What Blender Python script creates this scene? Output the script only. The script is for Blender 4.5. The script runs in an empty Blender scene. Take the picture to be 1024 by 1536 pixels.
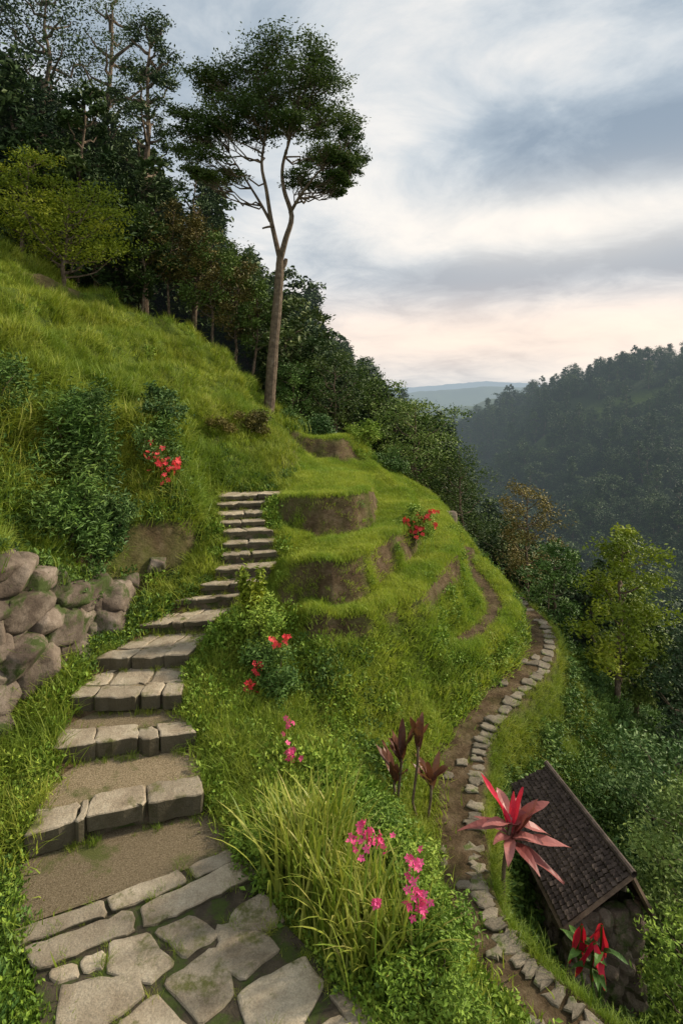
import bpy, math, random
import numpy as np
from mathutils import Vector, Matrix
from mathutils.geometry import delaunay_2d_cdt
rng=np.random.default_rng(7); random.seed(7)
scene=bpy.context.scene
# ------------------------------------------------------------------ helpers
def link(o): scene.collection.objects.link(o); return o
def mk(name,V,quads=None,tris=None,mats=(),mq=None,mt=None,smooth=False,attrs=None,do_link=True,parent=None):
    me=bpy.data.meshes.new(name)
    V=np.asarray(V,dtype=np.float32)
    nq=0 if quads is None else len(quads); nt=0 if tris is None else len(tris)
    me.vertices.add(len(V)); me.vertices.foreach_set('co',V.ravel())
    loops=[];starts=[];mi=[]
    if nq:
        q=np.asarray(quads,dtype=np.int32); loops.append(q.ravel()); starts.append(np.arange(nq)*4)
        mi.append(np.zeros(nq,int) if mq is None else np.asarray(mq))
    if nt:
        t=np.asarray(tris,dtype=np.int32); loops.append(t.ravel()); starts.append(nq*4+np.arange(nt)*3)
        mi.append(np.zeros(nt,int) if mt is None else np.asarray(mt))
    L=np.concatenate(loops); me.loops.add(len(L)); me.loops.foreach_set('vertex_index',L.astype(np.int32))
    S=np.concatenate(starts); me.polygons.add(len(S)); me.polygons.foreach_set('loop_start',S.astype(np.int32))
    me.polygons.foreach_set('material_index',np.concatenate(mi).astype(np.int32))
    me.polygons.foreach_set('use_smooth',np.full(len(S),smooth))
    for m in mats: me.materials.append(m)
    if attrs:
        for k,a in attrs.items():
            at=me.attributes.new(k,'FLOAT','POINT'); at.data.foreach_set('value',np.asarray(a,dtype=np.float32))
    me.update(calc_edges=True); me.validate()
    o=bpy.data.objects.new(name,me)
    if do_link: link(o)
    if parent: o.parent=parent
    return o
class Acc:
    def __init__(s): s.V=[];s.Q=[];s.M=[];s.T=[];s.n=0
    def add(s,V,Q,m=0,t=0.5):
        V=np.asarray(V,float); Q=np.asarray(Q,int)
        s.V.append(V); s.Q.append(Q+s.n); s.M.append(np.full(len(Q),m)); 
        s.T.append(np.full(len(V),t) if np.isscalar(t) else np.asarray(t)); s.n+=len(V)
    def obj(s,name,mats,smooth=False,**k):
        return mk(name,np.concatenate(s.V),quads=np.concatenate(s.Q),mq=np.concatenate(s.M),mats=mats,smooth=smooth,attrs={'tint':np.concatenate(s.T)},**k)
def hsh(ix,iy,seed):
    a=(ix.astype(np.int64)*374761393+iy.astype(np.int64)*668265263+seed*974711)&0x7fffffff
    a=((a^(a>>13))*1274126177)&0x7fffffff
    return ((a^(a>>16))&0xffff)/65535.0
def vnoise(x,y,seed=0):
    ix=np.floor(x);iy=np.floor(y);fx=x-ix;fy=y-iy
    fx=fx*fx*(3-2*fx);fy=fy*fy*(3-2*fy)
    a=hsh(ix,iy,seed);b=hsh(ix+1,iy,seed);c=hsh(ix,iy+1,seed);d=hsh(ix+1,iy+1,seed)
    return (a*(1-fx)+b*fx)*(1-fy)+(c*(1-fx)+d*fx)*fy
def fbm(x,y,s,oct=4,seed=0):
    r=0;a=1;t=0
    for i in range(oct):
        r=r+a*(vnoise(x/s,y/s,seed+i)-.5);t+=a;a*=.5;s*=.5
    return r/t*2
def inpoly(x,y,P):
    c=np.zeros(x.shape,bool);n=len(P)
    for i in range(n):
        x1,y1=P[i];x2,y2=P[(i+1)%n]
        if y1==y2: continue
        c^=((y1>y)!=(y2>y))&(x<(x2-x1)*(y-y1)/(y2-y1)+x1)
    return c
def pathdist(x,y,P):
    best=np.full(x.shape,1e9);zz=np.zeros(x.shape)
    for a,b in zip(P[:-1],P[1:]):
        dx,dy=b[0]-a[0],b[1]-a[1];L=dx*dx+dy*dy
        t=np.clip(((x-a[0])*dx+(y-a[1])*dy)/L,0,1)
        d=np.hypot(x-a[0]-t*dx,y-a[1]-t*dy);m=d<best
        best[m]=d[m];zz[m]=(a[2]+t*(b[2]-a[2]))[m]
    return best,zz
def smooth_line(P,n=4):
    P=np.array(P,float);out=[]
    for i in range(len(P)-1):
        p0=P[max(i-1,0)];p1=P[i];p2=P[i+1];p3=P[min(i+2,len(P)-1)]
        for k in range(n):
            t=k/n;out.append(.5*((2*p1)+(-p0+p2)*t+(2*p0-5*p1+4*p2-p3)*t*t+(-p0+3*p1-3*p2+p3)*t**3))
    out.append(P[-1]);return np.array(out)
# ------------------------------------------------------------------ materials
def newmat(name):
    m=bpy.data.materials.new(name);m.use_nodes=True;nt=m.node_tree;nt.nodes.clear();return m,nt
def N(nt,t,**k):
    n=nt.nodes.new(t)
    for a,b in k.items(): setattr(n,a,b)
    return n
def ramp(nt,fac,stops):
    r=N(nt,'ShaderNodeValToRGB');e=r.color_ramp.elements
    while len(e)<len(stops): e.new(.5)
    for i,(p,c) in enumerate(stops): e[i].position=p;e[i].color=(*c,1)
    nt.links.new(fac,r.inputs[0]);return r.outputs[0]
def noise(nt,scale,detail=6,vec=None,rough=.6,dist=0):
    n=N(nt,'ShaderNodeTexNoise');n.inputs['Scale'].default_value=scale;n.inputs['Detail'].default_value=detail
    n.inputs['Roughness'].default_value=rough;n.inputs['Distortion'].default_value=dist
    if vec is not None: nt.links.new(vec,n.inputs['Vector'])
    return n.outputs[0]
def math_(nt,op,a,b=None,c=None,clamp=False):
    n=N(nt,'ShaderNodeMath',operation=op,use_clamp=clamp)
    for i,v in enumerate((a,b,c)):
        if v is None: continue
        if isinstance(v,(int,float)): n.inputs[i].default_value=v
        else: nt.links.new(v,n.inputs[i])
    return n.outputs[0]
def mixc(nt,fac,a,b,bt='MIX'):
    n=N(nt,'ShaderNodeMix',data_type='RGBA',blend_type=bt)
    for i,v in ((0,fac),(6,a),(7,b)):
        if isinstance(v,(int,float)): n.inputs[i].default_value=v
        elif isinstance(v,tuple): n.inputs[i].default_value=(*v,1)
        else: nt.links.new(v,n.inputs[i])
    return n.outputs[2]
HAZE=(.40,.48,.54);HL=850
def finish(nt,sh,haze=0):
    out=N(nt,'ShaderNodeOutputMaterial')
    if haze:  # aerial haze painted into the material: glow mixed in with distance from the origin
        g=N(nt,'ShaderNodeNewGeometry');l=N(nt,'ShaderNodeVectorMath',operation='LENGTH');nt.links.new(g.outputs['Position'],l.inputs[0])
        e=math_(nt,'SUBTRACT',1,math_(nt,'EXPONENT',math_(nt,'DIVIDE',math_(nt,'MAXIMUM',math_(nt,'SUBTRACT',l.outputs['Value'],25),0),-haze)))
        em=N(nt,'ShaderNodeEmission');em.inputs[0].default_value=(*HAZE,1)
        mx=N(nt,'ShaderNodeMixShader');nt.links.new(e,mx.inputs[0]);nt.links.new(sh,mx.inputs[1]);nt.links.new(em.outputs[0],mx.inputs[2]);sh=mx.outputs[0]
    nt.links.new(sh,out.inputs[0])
def leafmat(name,stops,trans=.3,haze=0,rough=.55,patch=None,gain=1):
    m,nt=newmat(name)
    stops=[(p,tuple(min(.9,x*gain) for x in c)) for p,c in stops]
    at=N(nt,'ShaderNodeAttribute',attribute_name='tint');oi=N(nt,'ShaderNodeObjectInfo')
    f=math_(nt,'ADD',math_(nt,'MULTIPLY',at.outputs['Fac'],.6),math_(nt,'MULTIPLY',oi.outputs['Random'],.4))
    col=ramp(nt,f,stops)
    g=N(nt,'ShaderNodeNewGeometry')
    if patch:
        for sc_,tint_ in patch:
            k=ramp(nt,noise(nt,sc_,3,g.outputs['Position']),[(.42,(0,0,0)),(.62,(1,1,1))])
            col=mixc(nt,k,col,mixc(nt,1.0,col,tint_,'MULTIPLY'))
    p=N(nt,'ShaderNodeBsdfPrincipled');p.inputs['Roughness'].default_value=rough;p.inputs['Specular IOR Level'].default_value=.2
    nt.links.new(col,p.inputs['Base Color']);sh=p.outputs[0]
    if trans>0:
        t=N(nt,'ShaderNodeBsdfTranslucent');nt.links.new(mixc(nt,1.0,col,(1.2,1.22,.75),'MULTIPLY'),t.inputs[0])
        mx=N(nt,'ShaderNodeMixShader');mx.inputs[0].default_value=trans
        nt.links.new(p.outputs[0],mx.inputs[1]);nt.links.new(t.outputs[0],mx.inputs[2]);sh=mx.outputs[0]
    finish(nt,sh,haze);return m
def solidmat(name,stops,scale=4,bump=.3,bscale=20,rough=.9,haze=0,moss=None,spec=.2,speck=.3,side=None):
    m,nt=newmat(name);g=N(nt,'ShaderNodeNewGeometry');P=g.outputs['Position']
    a=noise(nt,scale,8,P,.65);col=ramp(nt,a,stops)
    at=N(nt,'ShaderNodeAttribute',attribute_name='tint')
    tt=math_(nt,'ADD',math_(nt,'MULTIPLY',at.outputs['Fac'],.6),.7)
    tt=math_(nt,'MULTIPLY',tt,math_(nt,'ADD',math_(nt,'MULTIPLY',noise(nt,70,4,P,.8),speck*4),1-speck*2))
    c=N(nt,'ShaderNodeCombineColor')
    for i in range(3): nt.links.new(tt,c.inputs[i])
    col=mixc(nt,1.0,col,c.outputs[0],'MULTIPLY')
    if moss:
        k=ramp(nt,noise(nt,moss[1],6,P,.7),[(moss[2],(0,0,0)),(moss[2]+.1,(1,1,1))]);col=mixc(nt,k,col,moss[0])
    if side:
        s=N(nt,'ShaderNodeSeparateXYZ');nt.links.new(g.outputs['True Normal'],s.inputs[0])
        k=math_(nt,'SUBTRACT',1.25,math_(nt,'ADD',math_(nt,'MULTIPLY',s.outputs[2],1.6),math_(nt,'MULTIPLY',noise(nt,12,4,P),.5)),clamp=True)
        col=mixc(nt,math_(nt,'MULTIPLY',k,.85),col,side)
    p=N(nt,'ShaderNodeBsdfPrincipled');p.inputs['Roughness'].default_value=rough;p.inputs['Specular IOR Level'].default_value=spec
    nt.links.new(col,p.inputs['Base Color'])
    b=N(nt,'ShaderNodeBump');b.inputs['Strength'].default_value=bump;b.inputs['Distance'].default_value=.03
    nt.links.new(noise(nt,bscale,8,P,.7),b.inputs['Height']);nt.links.new(b.outputs[0],p.inputs['Normal'])
    finish(nt,p.outputs[0],haze);return m
M_grass=leafmat('grass_blades',[(.0,(.11,.155,.018)),(.35,(.22,.28,.032)),(.7,(.36,.39,.055)),(1,(.54,.48,.16))],.3,patch=((.5,(.58,.75,.6)),(2.2,(.78,.8,.7))))
M_lawn=leafmat('lawn_blades',[(.0,(.20,.26,.026)),(.5,(.36,.43,.055)),(1,(.53,.53,.12))],.3,patch=((.9,(.66,.8,.7)),(3.1,(.84,.84,.75))))
M_herb=leafmat('herb_leaves',[(.0,(.08,.14,.02)),(.5,(.20,.30,.035)),(1,(.40,.46,.07))],0,patch=((.9,(.7,.8,.7)),))
M_dherb=leafmat('dark_herb_leaves',[(.0,(.04,.08,.02)),(.5,(.10,.175,.036)),(1,(.22,.30,.06))],0,patch=((.9,(.75,.85,.7)),))
M_shrub=leafmat('shrub_leaves',[(.0,(.03,.065,.022)),(.5,(.075,.14,.036)),(1,(.17,.24,.065))],0,patch=((.5,(.75,.85,.8)),))
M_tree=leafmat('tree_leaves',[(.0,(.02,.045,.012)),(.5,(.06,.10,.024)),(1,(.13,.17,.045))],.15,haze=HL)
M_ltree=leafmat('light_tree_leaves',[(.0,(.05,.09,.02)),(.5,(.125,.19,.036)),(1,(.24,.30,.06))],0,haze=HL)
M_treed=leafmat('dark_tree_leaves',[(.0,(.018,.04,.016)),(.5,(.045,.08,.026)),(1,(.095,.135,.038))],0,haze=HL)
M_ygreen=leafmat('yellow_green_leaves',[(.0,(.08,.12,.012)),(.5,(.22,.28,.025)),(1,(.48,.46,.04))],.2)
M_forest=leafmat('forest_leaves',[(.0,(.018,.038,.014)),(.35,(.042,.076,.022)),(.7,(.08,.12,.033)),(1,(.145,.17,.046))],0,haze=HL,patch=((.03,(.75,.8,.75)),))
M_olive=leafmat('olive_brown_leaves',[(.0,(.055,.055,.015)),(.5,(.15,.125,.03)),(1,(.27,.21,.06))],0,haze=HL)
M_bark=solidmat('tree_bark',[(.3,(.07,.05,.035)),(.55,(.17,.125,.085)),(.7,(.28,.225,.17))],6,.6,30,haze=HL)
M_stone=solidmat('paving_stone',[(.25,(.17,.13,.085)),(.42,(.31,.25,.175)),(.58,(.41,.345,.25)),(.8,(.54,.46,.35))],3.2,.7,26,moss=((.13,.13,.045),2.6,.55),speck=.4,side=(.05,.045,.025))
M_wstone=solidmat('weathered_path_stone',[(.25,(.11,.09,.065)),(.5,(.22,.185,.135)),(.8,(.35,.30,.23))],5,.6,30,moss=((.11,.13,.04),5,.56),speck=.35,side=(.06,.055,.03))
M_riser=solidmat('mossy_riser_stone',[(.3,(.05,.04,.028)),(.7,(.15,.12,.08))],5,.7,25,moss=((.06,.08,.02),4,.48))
M_rock=solidmat('wall_rock',[(.25,(.035,.026,.02)),(.42,(.10,.075,.056)),(.56,(.19,.15,.115)),(.72,(.33,.27,.22))],2.2,1.0,9,moss=((.055,.075,.02),2.4,.50),speck=.35)
M_gravel=solidmat('gravel_dirt',[(.3,(.14,.10,.055)),(.5,(.29,.225,.135)),(.7,(.44,.35,.23))],60,.9,80,moss=((.11,.12,.035),1.4,.54),speck=.4)
# ------------------------------------------------------------------ layout data (metres, x right, y ahead, z up, z=0 eye level)
STEP=[((-3.22,5.83),(-1.56,6.42),-4.50),((-3.48,6.87),(-1.83,7.20),-4.29),((-3.63,7.60),(-2.16,7.68),-4.08),((-3.60,8.35),(-2.25,8.46),-3.90),
((-3.23,9.12),(-2.08,9.25),-3.72),((-2.87,9.65),(-1.86,9.81),-3.54),((-2.46,9.90),(-1.44,10.07),-3.375),((-2.28,10.22),(-1.31,10.41),-3.21),
((-2.25,10.56),(-1.19,10.79),-3.045),((-2.24,10.83),(-1.29,10.98),-2.895),((-2.30,11.10),(-1.32,11.21),-2.745),((-2.42,11.30),(-1.55,11.48),-2.61),
((-2.52,11.55),(-1.61,11.73),-2.49),((-2.63,11.90),(-1.68,12.1),-2.37),((-2.64,12.23),(-1.35,12.47),-2.25)]
PV=[(-1.9,1.5),(-2.0,3.5),(-2.2,4.2),(-2.55,4.7),(-2.75,4.9),(-3.25,5.75),(-3.25,5.95),(-1.5,6.5),(-.85,5.75),(-.5,5.1),(-.15,4.75),(.15,4.4),(.35,4.0),(.5,3),(.5,1.5)]
SPATH=smooth_line([(4.0,16.5,-5.15),(4.2,15.3,-5.2),(4.3,14.5,-5.25),(4.36,13.9,-5.3),(4.44,13.2,-5.33),(4.33,12.4,-5.36),(3.9,11.45,-5.4),(3.28,10.6,-5.42),(2.58,9.8,-5.46),(2.12,9.2,-5.52),(1.87,8.67,-5.6),(1.68,8.05,-5.65),(1.55,7.42,-5.7),(1.42,6.79,-5.7),(1.42,6.24,-5.7),(1.6,5.7,-5.7),(1.97,5.25,-5.75),(2.5,4.7,-5.8),(3.3,4.0,-5.9)],4)
DPATH=smooth_line([(2.3,10.85,-4.72),(2.85,11.45,-4.7),(3.3,12.35,-4.65),(3.3,13.4,-4.52),(3.2,14.5,-4.42),(3.5,16,-4.4)],4)
LINES=[
[(-8,0,-4.6),(-4,1,-4.85),(-1.9,1.5,-4.87),(-2.2,4.2,-4.87),(-2.75,4.9,-4.87),(-3.3,5.75,-4.8)],
[(.5,0,-4.9),(.55,1.5,-4.87),(.5,3,-4.87),(.4,4.0,-4.87),(0,4.9,-4.87),(-.6,5.5,-4.87),(-1.4,6.35,-4.8)],
[(-3.35,5.6,-4.78),(-3.4,5.83,-4.62),(-3.7,6.87,-4.38),(-3.85,7.6,-4.18),(-3.8,8.35,-3.98),(-3.45,9.15,-3.78),(-3.1,9.7,-3.58),(-2.7,9.95,-3.42),(-2.5,10.3,-3.25),(-2.45,10.8,-2.95),(-2.5,11.15,-2.8),(-2.65,11.4,-2.65),(-2.8,12,-2.4),(-2.85,12.4,-2.25)],
[(-2.4,6.1,-4.87),(-2.65,7.05,-4.65),(-2.9,7.7,-4.4),(-2.9,8.4,-4.2),(-2.65,9.2,-4.05),(-2.35,9.75,-3.9),(-1.95,10.1,-3.7),(-1.8,10.4,-3.55),(-1.72,10.75,-3.35),(-1.75,11.1,-3.1),(-2.0,11.4,-2.95),(-2.05,11.7,-2.8),(-2.1,12.1,-2.65),(-2,12.6,-2.4)],
[(-1.35,6.4,-4.7),(-1.6,7.2,-4.45),(-1.95,7.7,-4.25),(-2.05,8.45,-4.05),(-1.9,9.2,-3.88),(-1.65,9.8,-3.7),(-1.25,10.1,-3.55),(-1.1,10.45,-3.35),(-1.0,10.85,-3.15),(-1.1,11.1,-2.98),(-1.2,11.4,-2.8),(-1.4,11.8,-2.6),(-1.4,12.2,-2.42),(-1.2,12.5,-2.28)],
[(-6.0,3,-4.7),(-5.2,5.6,-4.6),(-5.0,6.5,-4.45),(-4.5,7.4,-4.3),(-4.2,8.3,-4.05),(-4.05,9.05,-3.85),(-3.6,9.7,-3.65),(-3.0,10.25,-3.35),(-2.75,10.8,-3.0),(-2.85,11.4,-2.65),(-3.0,12.0,-2.4),(-3.0,12.6,-2.2)],
[(-6.6,3,-2.9),(-5.6,5.8,-2.6),(-5.2,6.8,-2.3),(-4.75,7.6,-2.1),(-4.5,8.4,-2.7),(-4.35,9.3,-2.9),(-3.85,10.0,-2.65),(-3.3,10.55,-2.2),(-3.05,11.1,-1.95),(-3.15,11.7,-1.7),(-3.3,12.3,-1.5)],
[(-8,4,-.6),(-6.3,7.5,-.6),(-5.7,9.5,-.35),(-5.2,10.7,-.2),(-4.5,11.4,-.55),(-4.0,12.2,-.6),(-3.75,13.2,-.7)],
[(-12,4,2),(-8,9.5,1.3),(-7,12,1.4),(-6,13.5,.9),(-5,15,.6),(-4,16.3,.1),(-3.2,17.5,-.3)],
[(-18,8,5),(-12,14,4.4),(-10.2,17,4.33),(-8.7,18,3.3),(-6.6,18.5,2.3),(-4.85,19.5,1.75),(-4.1,20,1.1),(-3.45,20,.4),(-2.75,20.2,-.3)],
[(-20,22,6),(-14,24,5.3),(-9,26,3.0),(-5,27,.7),(-2.5,27,-1.0),(0,27,-2.0),(3,27,-4)],
[(-2.75,12.8,-2.2),(-2.4,13,-2.2),(-1.6,13.8,-2.15),(-1.05,14.5,-2.1)],
[(-3.6,13.7,-.75),(-2.95,14.5,-.9),(-2.2,15.3,-1.0),(-1.4,16.0,-1.6)],
[(-2.5,20,-1.1),(-1.6,20,-1.6),(-.5,20.5,-1.9),(.6,21,-2.3)],
[(-1.0,17.2,-1.4),(-.2,17.3,-1.4),(.5,17.9,-1.45),(.7,19,-1.55)],
[(-1.0,16.95,-2.0),(-.1,17.0,-2.0),(.7,17.6,-2.05),(1.0,19,-2.2)],
[(-1.3,12.5,-2.25),(-1.25,12.05,-2.2),(-.5,11.85,-2.17),(.2,12.1,-2.17),(.6,12.8,-2.17),(.7,14.2,-2.17),(.3,15.5,-2.12),(-.6,16,-2.05)],
[(-1.1,11.85,-2.9),(-.52,11.68,-3.02),(.23,11.93,-3.02),(.7,12.68,-3.0),(.82,14.2,-2.9),(.8,15.5,-2.75),(.3,16.4,-2.5)],
[(-.75,10.15,-2.96),(-.2,9.95,-2.93),(.4,10.3,-2.91),(.85,11.2,-2.91),(1.25,12.0,-2.9),(1.7,13.5,-2.86),(2.0,15.5,-2.85),(2.0,18,-2.85)],
[(-.65,9.98,-3.66),(-.15,9.8,-3.7),(.45,10.13,-3.68),(.98,11.08,-3.64),(1.4,11.88,-3.6),(1.86,13.35,-3.52),(2.2,15,-3.42),(2.2,18,-3.4)],
[(-.5,9.35,-3.66),(.4,9.5,-3.66),(1.4,10.5,-3.63),(2.0,11.5,-3.6),(2.5,12.6,-3.55),(2.7,13.6,-3.5),(2.8,15,-3.45),(3.0,19,-3.4)],
[(-.45,9.22,-4.0),(.45,9.36,-4.08),(1.47,10.33,-4.1),(2.1,11.37,-4.08),(2.62,12.5,-4.0),(2.82,13.6,-3.9),(2.95,15,-3.8)],
[(1.85,10.95,-4.72),(2.6,11.6,-4.7),(3.05,12.4,-4.6),(3.0,13.6,-4.5),(3.2,15,-4.4)],
[(2.45,10.65,-4.72),(3.1,11.3,-4.7),(3.6,12.3,-4.62),(3.58,13.6,-4.5),(3.6,15,-4.4)],
[(1.7,10.25,-4.8),(2.35,10.5,-4.75),(3.1,11.2,-4.68),(3.78,12.3,-4.6),(3.82,13.9,-4.5),(3.7,15.5,-4.5),(3.9,19,-4.7)],
[(-.9,9.6,-3.8),(-1.0,8.6,-4.3),(-.7,7.6,-4.65),(-.3,6.6,-4.8),(.2,5.9,-4.9),(.6,5,-4.95),(.8,3,-5),(.9,0,-5)],
[(.0,8.9,-4.45),(.9,9.4,-4.65),(1.3,9.75,-4.85)],
[(-.1,8.2,-4.95),(.6,8.5,-5.25),(1.15,8.75,-5.42),(1.55,9.15,-5.48)],
[(.3,7.3,-5.15),(.75,6.7,-5.4),(.85,6.2,-5.5),(1.0,5.4,-5.6),(1.5,4,-5.7),(2,0,-5.9)],
[(3.6,10.4,-6.1),(2.75,9.4,-6.15),(2.3,8.45,-6.4),(2.0,7.5,-6.5),(1.85,6.7,-6.5),(1.95,6.1,-6.5),(2.4,5.4,-6.5),(3.5,4.3,-6.7)],
[(3.5,9.6,-6.9),(2.85,8.6,-7.0),(2.6,7.6,-7.1),(2.55,6.6,-7.15),(2.85,5.7,-7.2),(4.2,4.5,-7.7)],
[(4.5,11.2,-6.8),(5.0,12.2,-6.4),(5.2,13.5,-6.1),(5.1,15.5,-6.1),(5.2,19,-6.3)],
[(6,4,-9.2),(5.5,6,-8.9),(5.5,8,-8.7),(6,10,-8.5),(6.5,12,-8.2),(7,14,-8.0),(7.5,17,-8.5),(8,22,-9.8),(6,27,-9)],
[(12,2,-13),(10,8,-12),(12,14,-12),(14,22,-14),(12,35,-17)],
[(-30,45,16),(-16,45,7),(-5,45,-.5),(1,45,-5),(6,42,-9)],
[(-50,80,34),(-14,60,9),(-5,56,2.5),(0,62,-.5),(4,70,-3.5),(9,90,-7),(14,110,-12)],
[(22,30,-20),(20,60,-26),(20,75,-24),(26,100,-26),(30,140,-26),(34,230,-28)],
[(70,5,-30),(70,45,-24),(36,60,-23),(30,65,-24)],
[(120,50,-16),(59,112,-10),(39,118,-16),(30,140,-22)],
[(150,120,20),(105,130,12),(84,140,8),(73,145,6.5),(63,150,4.5),(58,160,0),(49,170,-5),(40,180,-11),(32,195,-18)],
[(110,230,-12),(70,220,-12),(45,240,-30)],
[(-60,150,30),(-20,120,8),(0,130,-10),(10,160,-22)],
]
OUT=[(-150,-20,60),(-40,-20,12),(-8,-20,-3),(0,-20,-6),(10,-20,-13),(60,-20,-28),(300,-20,-20),(300,300,-20),(50,300,-35),(-50,300,-10),(-200,300,60),(-200,100,60),(-300,0,60)]
pts=[];edges=[]
for Ln in LINES:
    s=len(pts);pts+=Ln;edges+=[(s+i,s+i+1) for i in range(len(Ln)-1)]
pts+=OUT
r=delaunay_2d_cdt([Vector(p[:2]) for p in pts],edges,[],0,1e-6)
ov=r[0];of=r[2];oid=r[3]
zs=[]
for i,v in enumerate(ov):
    if oid[i]: zs.append(pts[oid[i][0]][2])
    else:
        d=sorted(((v.x-p[0])**2+(v.y-p[1])**2,p[2]) for p in pts)[:3];w=[1/(x[0]+1e-3) for x in d]
        zs.append(sum(a*b[1] for a,b in zip(w,d))/sum(w)); print('crossing',v.x,v.y)
# radial grid: fine close to the stairs, coarse far away
rr=np.concatenate([np.exp(np.arange(math.log(.6),math.log(4),.03)),np.exp(np.arange(math.log(4),math.log(22),.005)),np.exp(np.arange(math.log(22),math.log(270),.012))])
NT=700;th=np.radians(np.linspace(-84,84,NT));NR=len(rr)
R,T=np.meshgrid(rr,th,indexing='ij');X=R*np.sin(T);Y=R*np.cos(T);Z=np.full(X.shape,-30.0)
wx=X+fbm(X,Y,1.1,3,91)*.12;wy=Y+fbm(X,Y,1.1,3,92)*.12
near_st=pathdist(X,Y,[(.5*(s[0][0]+s[1][0]),.5*(s[0][1]+s[1][1]),0) for s in STEP])[0]
kk=np.clip((near_st-1.1)/.6,0,1)*(R<24);wx=X+(wx-X)*kk;wy=Y+(wy-Y)*kk
for f in of:
    a,b,c=[(ov[i].x,ov[i].y,zs[i]) for i in f[:3]]
    x0,x1=min(a[0],b[0],c[0]),max(a[0],b[0],c[0]);y0,y1=min(a[1],b[1],c[1]),max(a[1],b[1],c[1])
    m=(wx>=x0)&(wx<=x1)&(wy>=y0)&(wy<=y1)
    if not m.any(): continue
    x=wx[m];y=wy[m];d=(b[1]-c[1])*(a[0]-c[0])+(c[0]-b[0])*(a[1]-c[1])
    if abs(d)<1e-9: continue
    l1=((b[1]-c[1])*(x-c[0])+(c[0]-b[0])*(y-c[1]))/d;l2=((c[1]-a[1])*(x-c[0])+(a[0]-c[0])*(y-c[1]))/d;l3=1-l1-l2
    ok=(l1>=-1e-6)&(l2>=-1e-6)&(l3>=-1e-6);z=l1*a[2]+l2*b[2]+l3*c[2]
    zz=Z[m];zz[ok]=z[ok];Z[m]=zz
def blur(A,k):
    for _ in range(k):
        P=np.pad(A,1,mode='edge');A=(P[:-2,1:-1]+P[2:,1:-1]+P[1:-1,:-2]+P[1:-1,2:]+2*P[1:-1,1:-1])/6
    return A
Zb=blur(Z,2);Zf=blur(Z,14)
wf=np.clip((R-26)/20,0,1);Z=Zb*(1-wf)+Zf*wf
SL=[s[0] for s in STEP];SR=[s[1] for s in STEP]
SPOLY=SL+[(-2.7,12.75),(-1.2,12.85)]+SR[::-1]
inst=inpoly(X,Y,SPOLY);inpv=inpoly(X,Y,PV)
dS,zS=pathdist(X,Y,SPATH);dD,zD=pathdist(X,Y,DPATH)
sl_line=[(s[0][0],s[0][1],s[2]) for s in STEP];sr_line=[(s[1][0],s[1][1],s[2]) for s in STEP]
dst=np.minimum(pathdist(X,Y,sl_line)[0],pathdist(X,Y,sr_line)[0]);dst[inst]=0
pvl=[(p[0],p[1],0) for p in PV];dpv=pathdist(X,Y,pvl)[0];dpv[inpv]=0
calm=np.clip(np.minimum(dst,dpv)/.5,0,1)
P3=np.stack([X,Y,Z],-1);nn=np.cross(np.gradient(P3,axis=1),np.gradient(P3,axis=0));s0=np.abs(nn[...,2])/(np.linalg.norm(nn,axis=-1)+1e-12)
rough=blur(np.clip((.93-s0)/.2,0,1),3)
midz=(X>-1.2)&(X<2.4)&(Y<10.3)&(Z<-3.9)&(dS>.5)
nz=fbm(X,Y,1.3,4,3)*.09+fbm(X,Y,.35,3,9)*(.03+.09*rough)+fbm(X,Y,.75,2,19)*(.10*rough+.18*blur(midz.astype(float),6))
bank=((X<-2.9)&(Z>-1.2)).astype(float);bank=blur(bank,8)
far=np.clip((R-24)/10,0,1)
ph=Z*2*math.pi/.9+fbm(X,Y,3,2,8)*2.0
Z=Z+nz*calm*(1-far)+far*(fbm(X,Y,14,5,5)*np.clip(R/40,0,2.2))+bank*(1-far)*(.26*(np.sin(ph)+.35*np.sin(2*ph))+fbm(X,Y,2.5,3,31)*.14)
for d,z,hw in ((dS,zS,.33),(dD,zD,.20)):
    w=np.clip(1-(d-hw)/.2,0,1);w=w*w*(3-2*w);Z=Z*(1-w)+(z-.02)*w
# normals / areas
P3=np.stack([X,Y,Z],-1)
du=np.gradient(P3,axis=0);dv=np.gradient(P3,axis=1);nn=np.cross(dv,du);ar=np.linalg.norm(nn,axis=-1);nrm=nn/(ar[...,None]+1e-12)
nrm*=np.sign(nrm[...,2:3]+1e-9)
steep=blur(np.clip((.80-nrm[...,2])/.2,0,1),1)
terr=(X>-1.6)&(X<2.6)&(Y>9.1)&(Y<17.5)&(Z>-4.05)
soil=steep*terr*np.clip(.85+fbm(X,Y,.6,3,43)*1.2,0,1)
soil=np.maximum(soil,steep*((X<-2.6)&(X>-4.4)&(Y>8.8)&(Y<12.6)&(Z<-2.4))*np.clip(.8+fbm(X,Y,.9,3,44)*1.3,0,1))
soil=np.maximum(soil,.8*np.clip((fbm(X,Y,.8,3,66)-.34)*6,0,1)*((X>-.2)&(X<1.8)&(Y>7.5)&(Y<10)))
soil=np.maximum(soil,.8*np.clip((fbm(X,Y,1.2,3,166)-.36)*6,0,1)*((X<-3)&(Y>9)))
soil=np.maximum(soil,np.clip(1-(dD-.20)/.06,0,1));soil=np.maximum(soil,np.clip(1-(dS-.30)/.1,0,1))
soil=np.clip(soil+fbm(X,Y,.4,3,17)*.25*(soil>.05),0,1)
soil[inst|inpv]=1
clear=np.clip(1.6-np.sqrt(((X-62)/14)**2+((Y-126)/3.5)**2),0,1)
wood=np.clip((R-23)/5,0,1)*(1-.7*clear)
bare=np.clip(1-(dD-.17)/.08,0,1)+np.clip(1-(dS-.24)/.1,0,1)+(dst<.01)+(dpv<.01)
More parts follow.
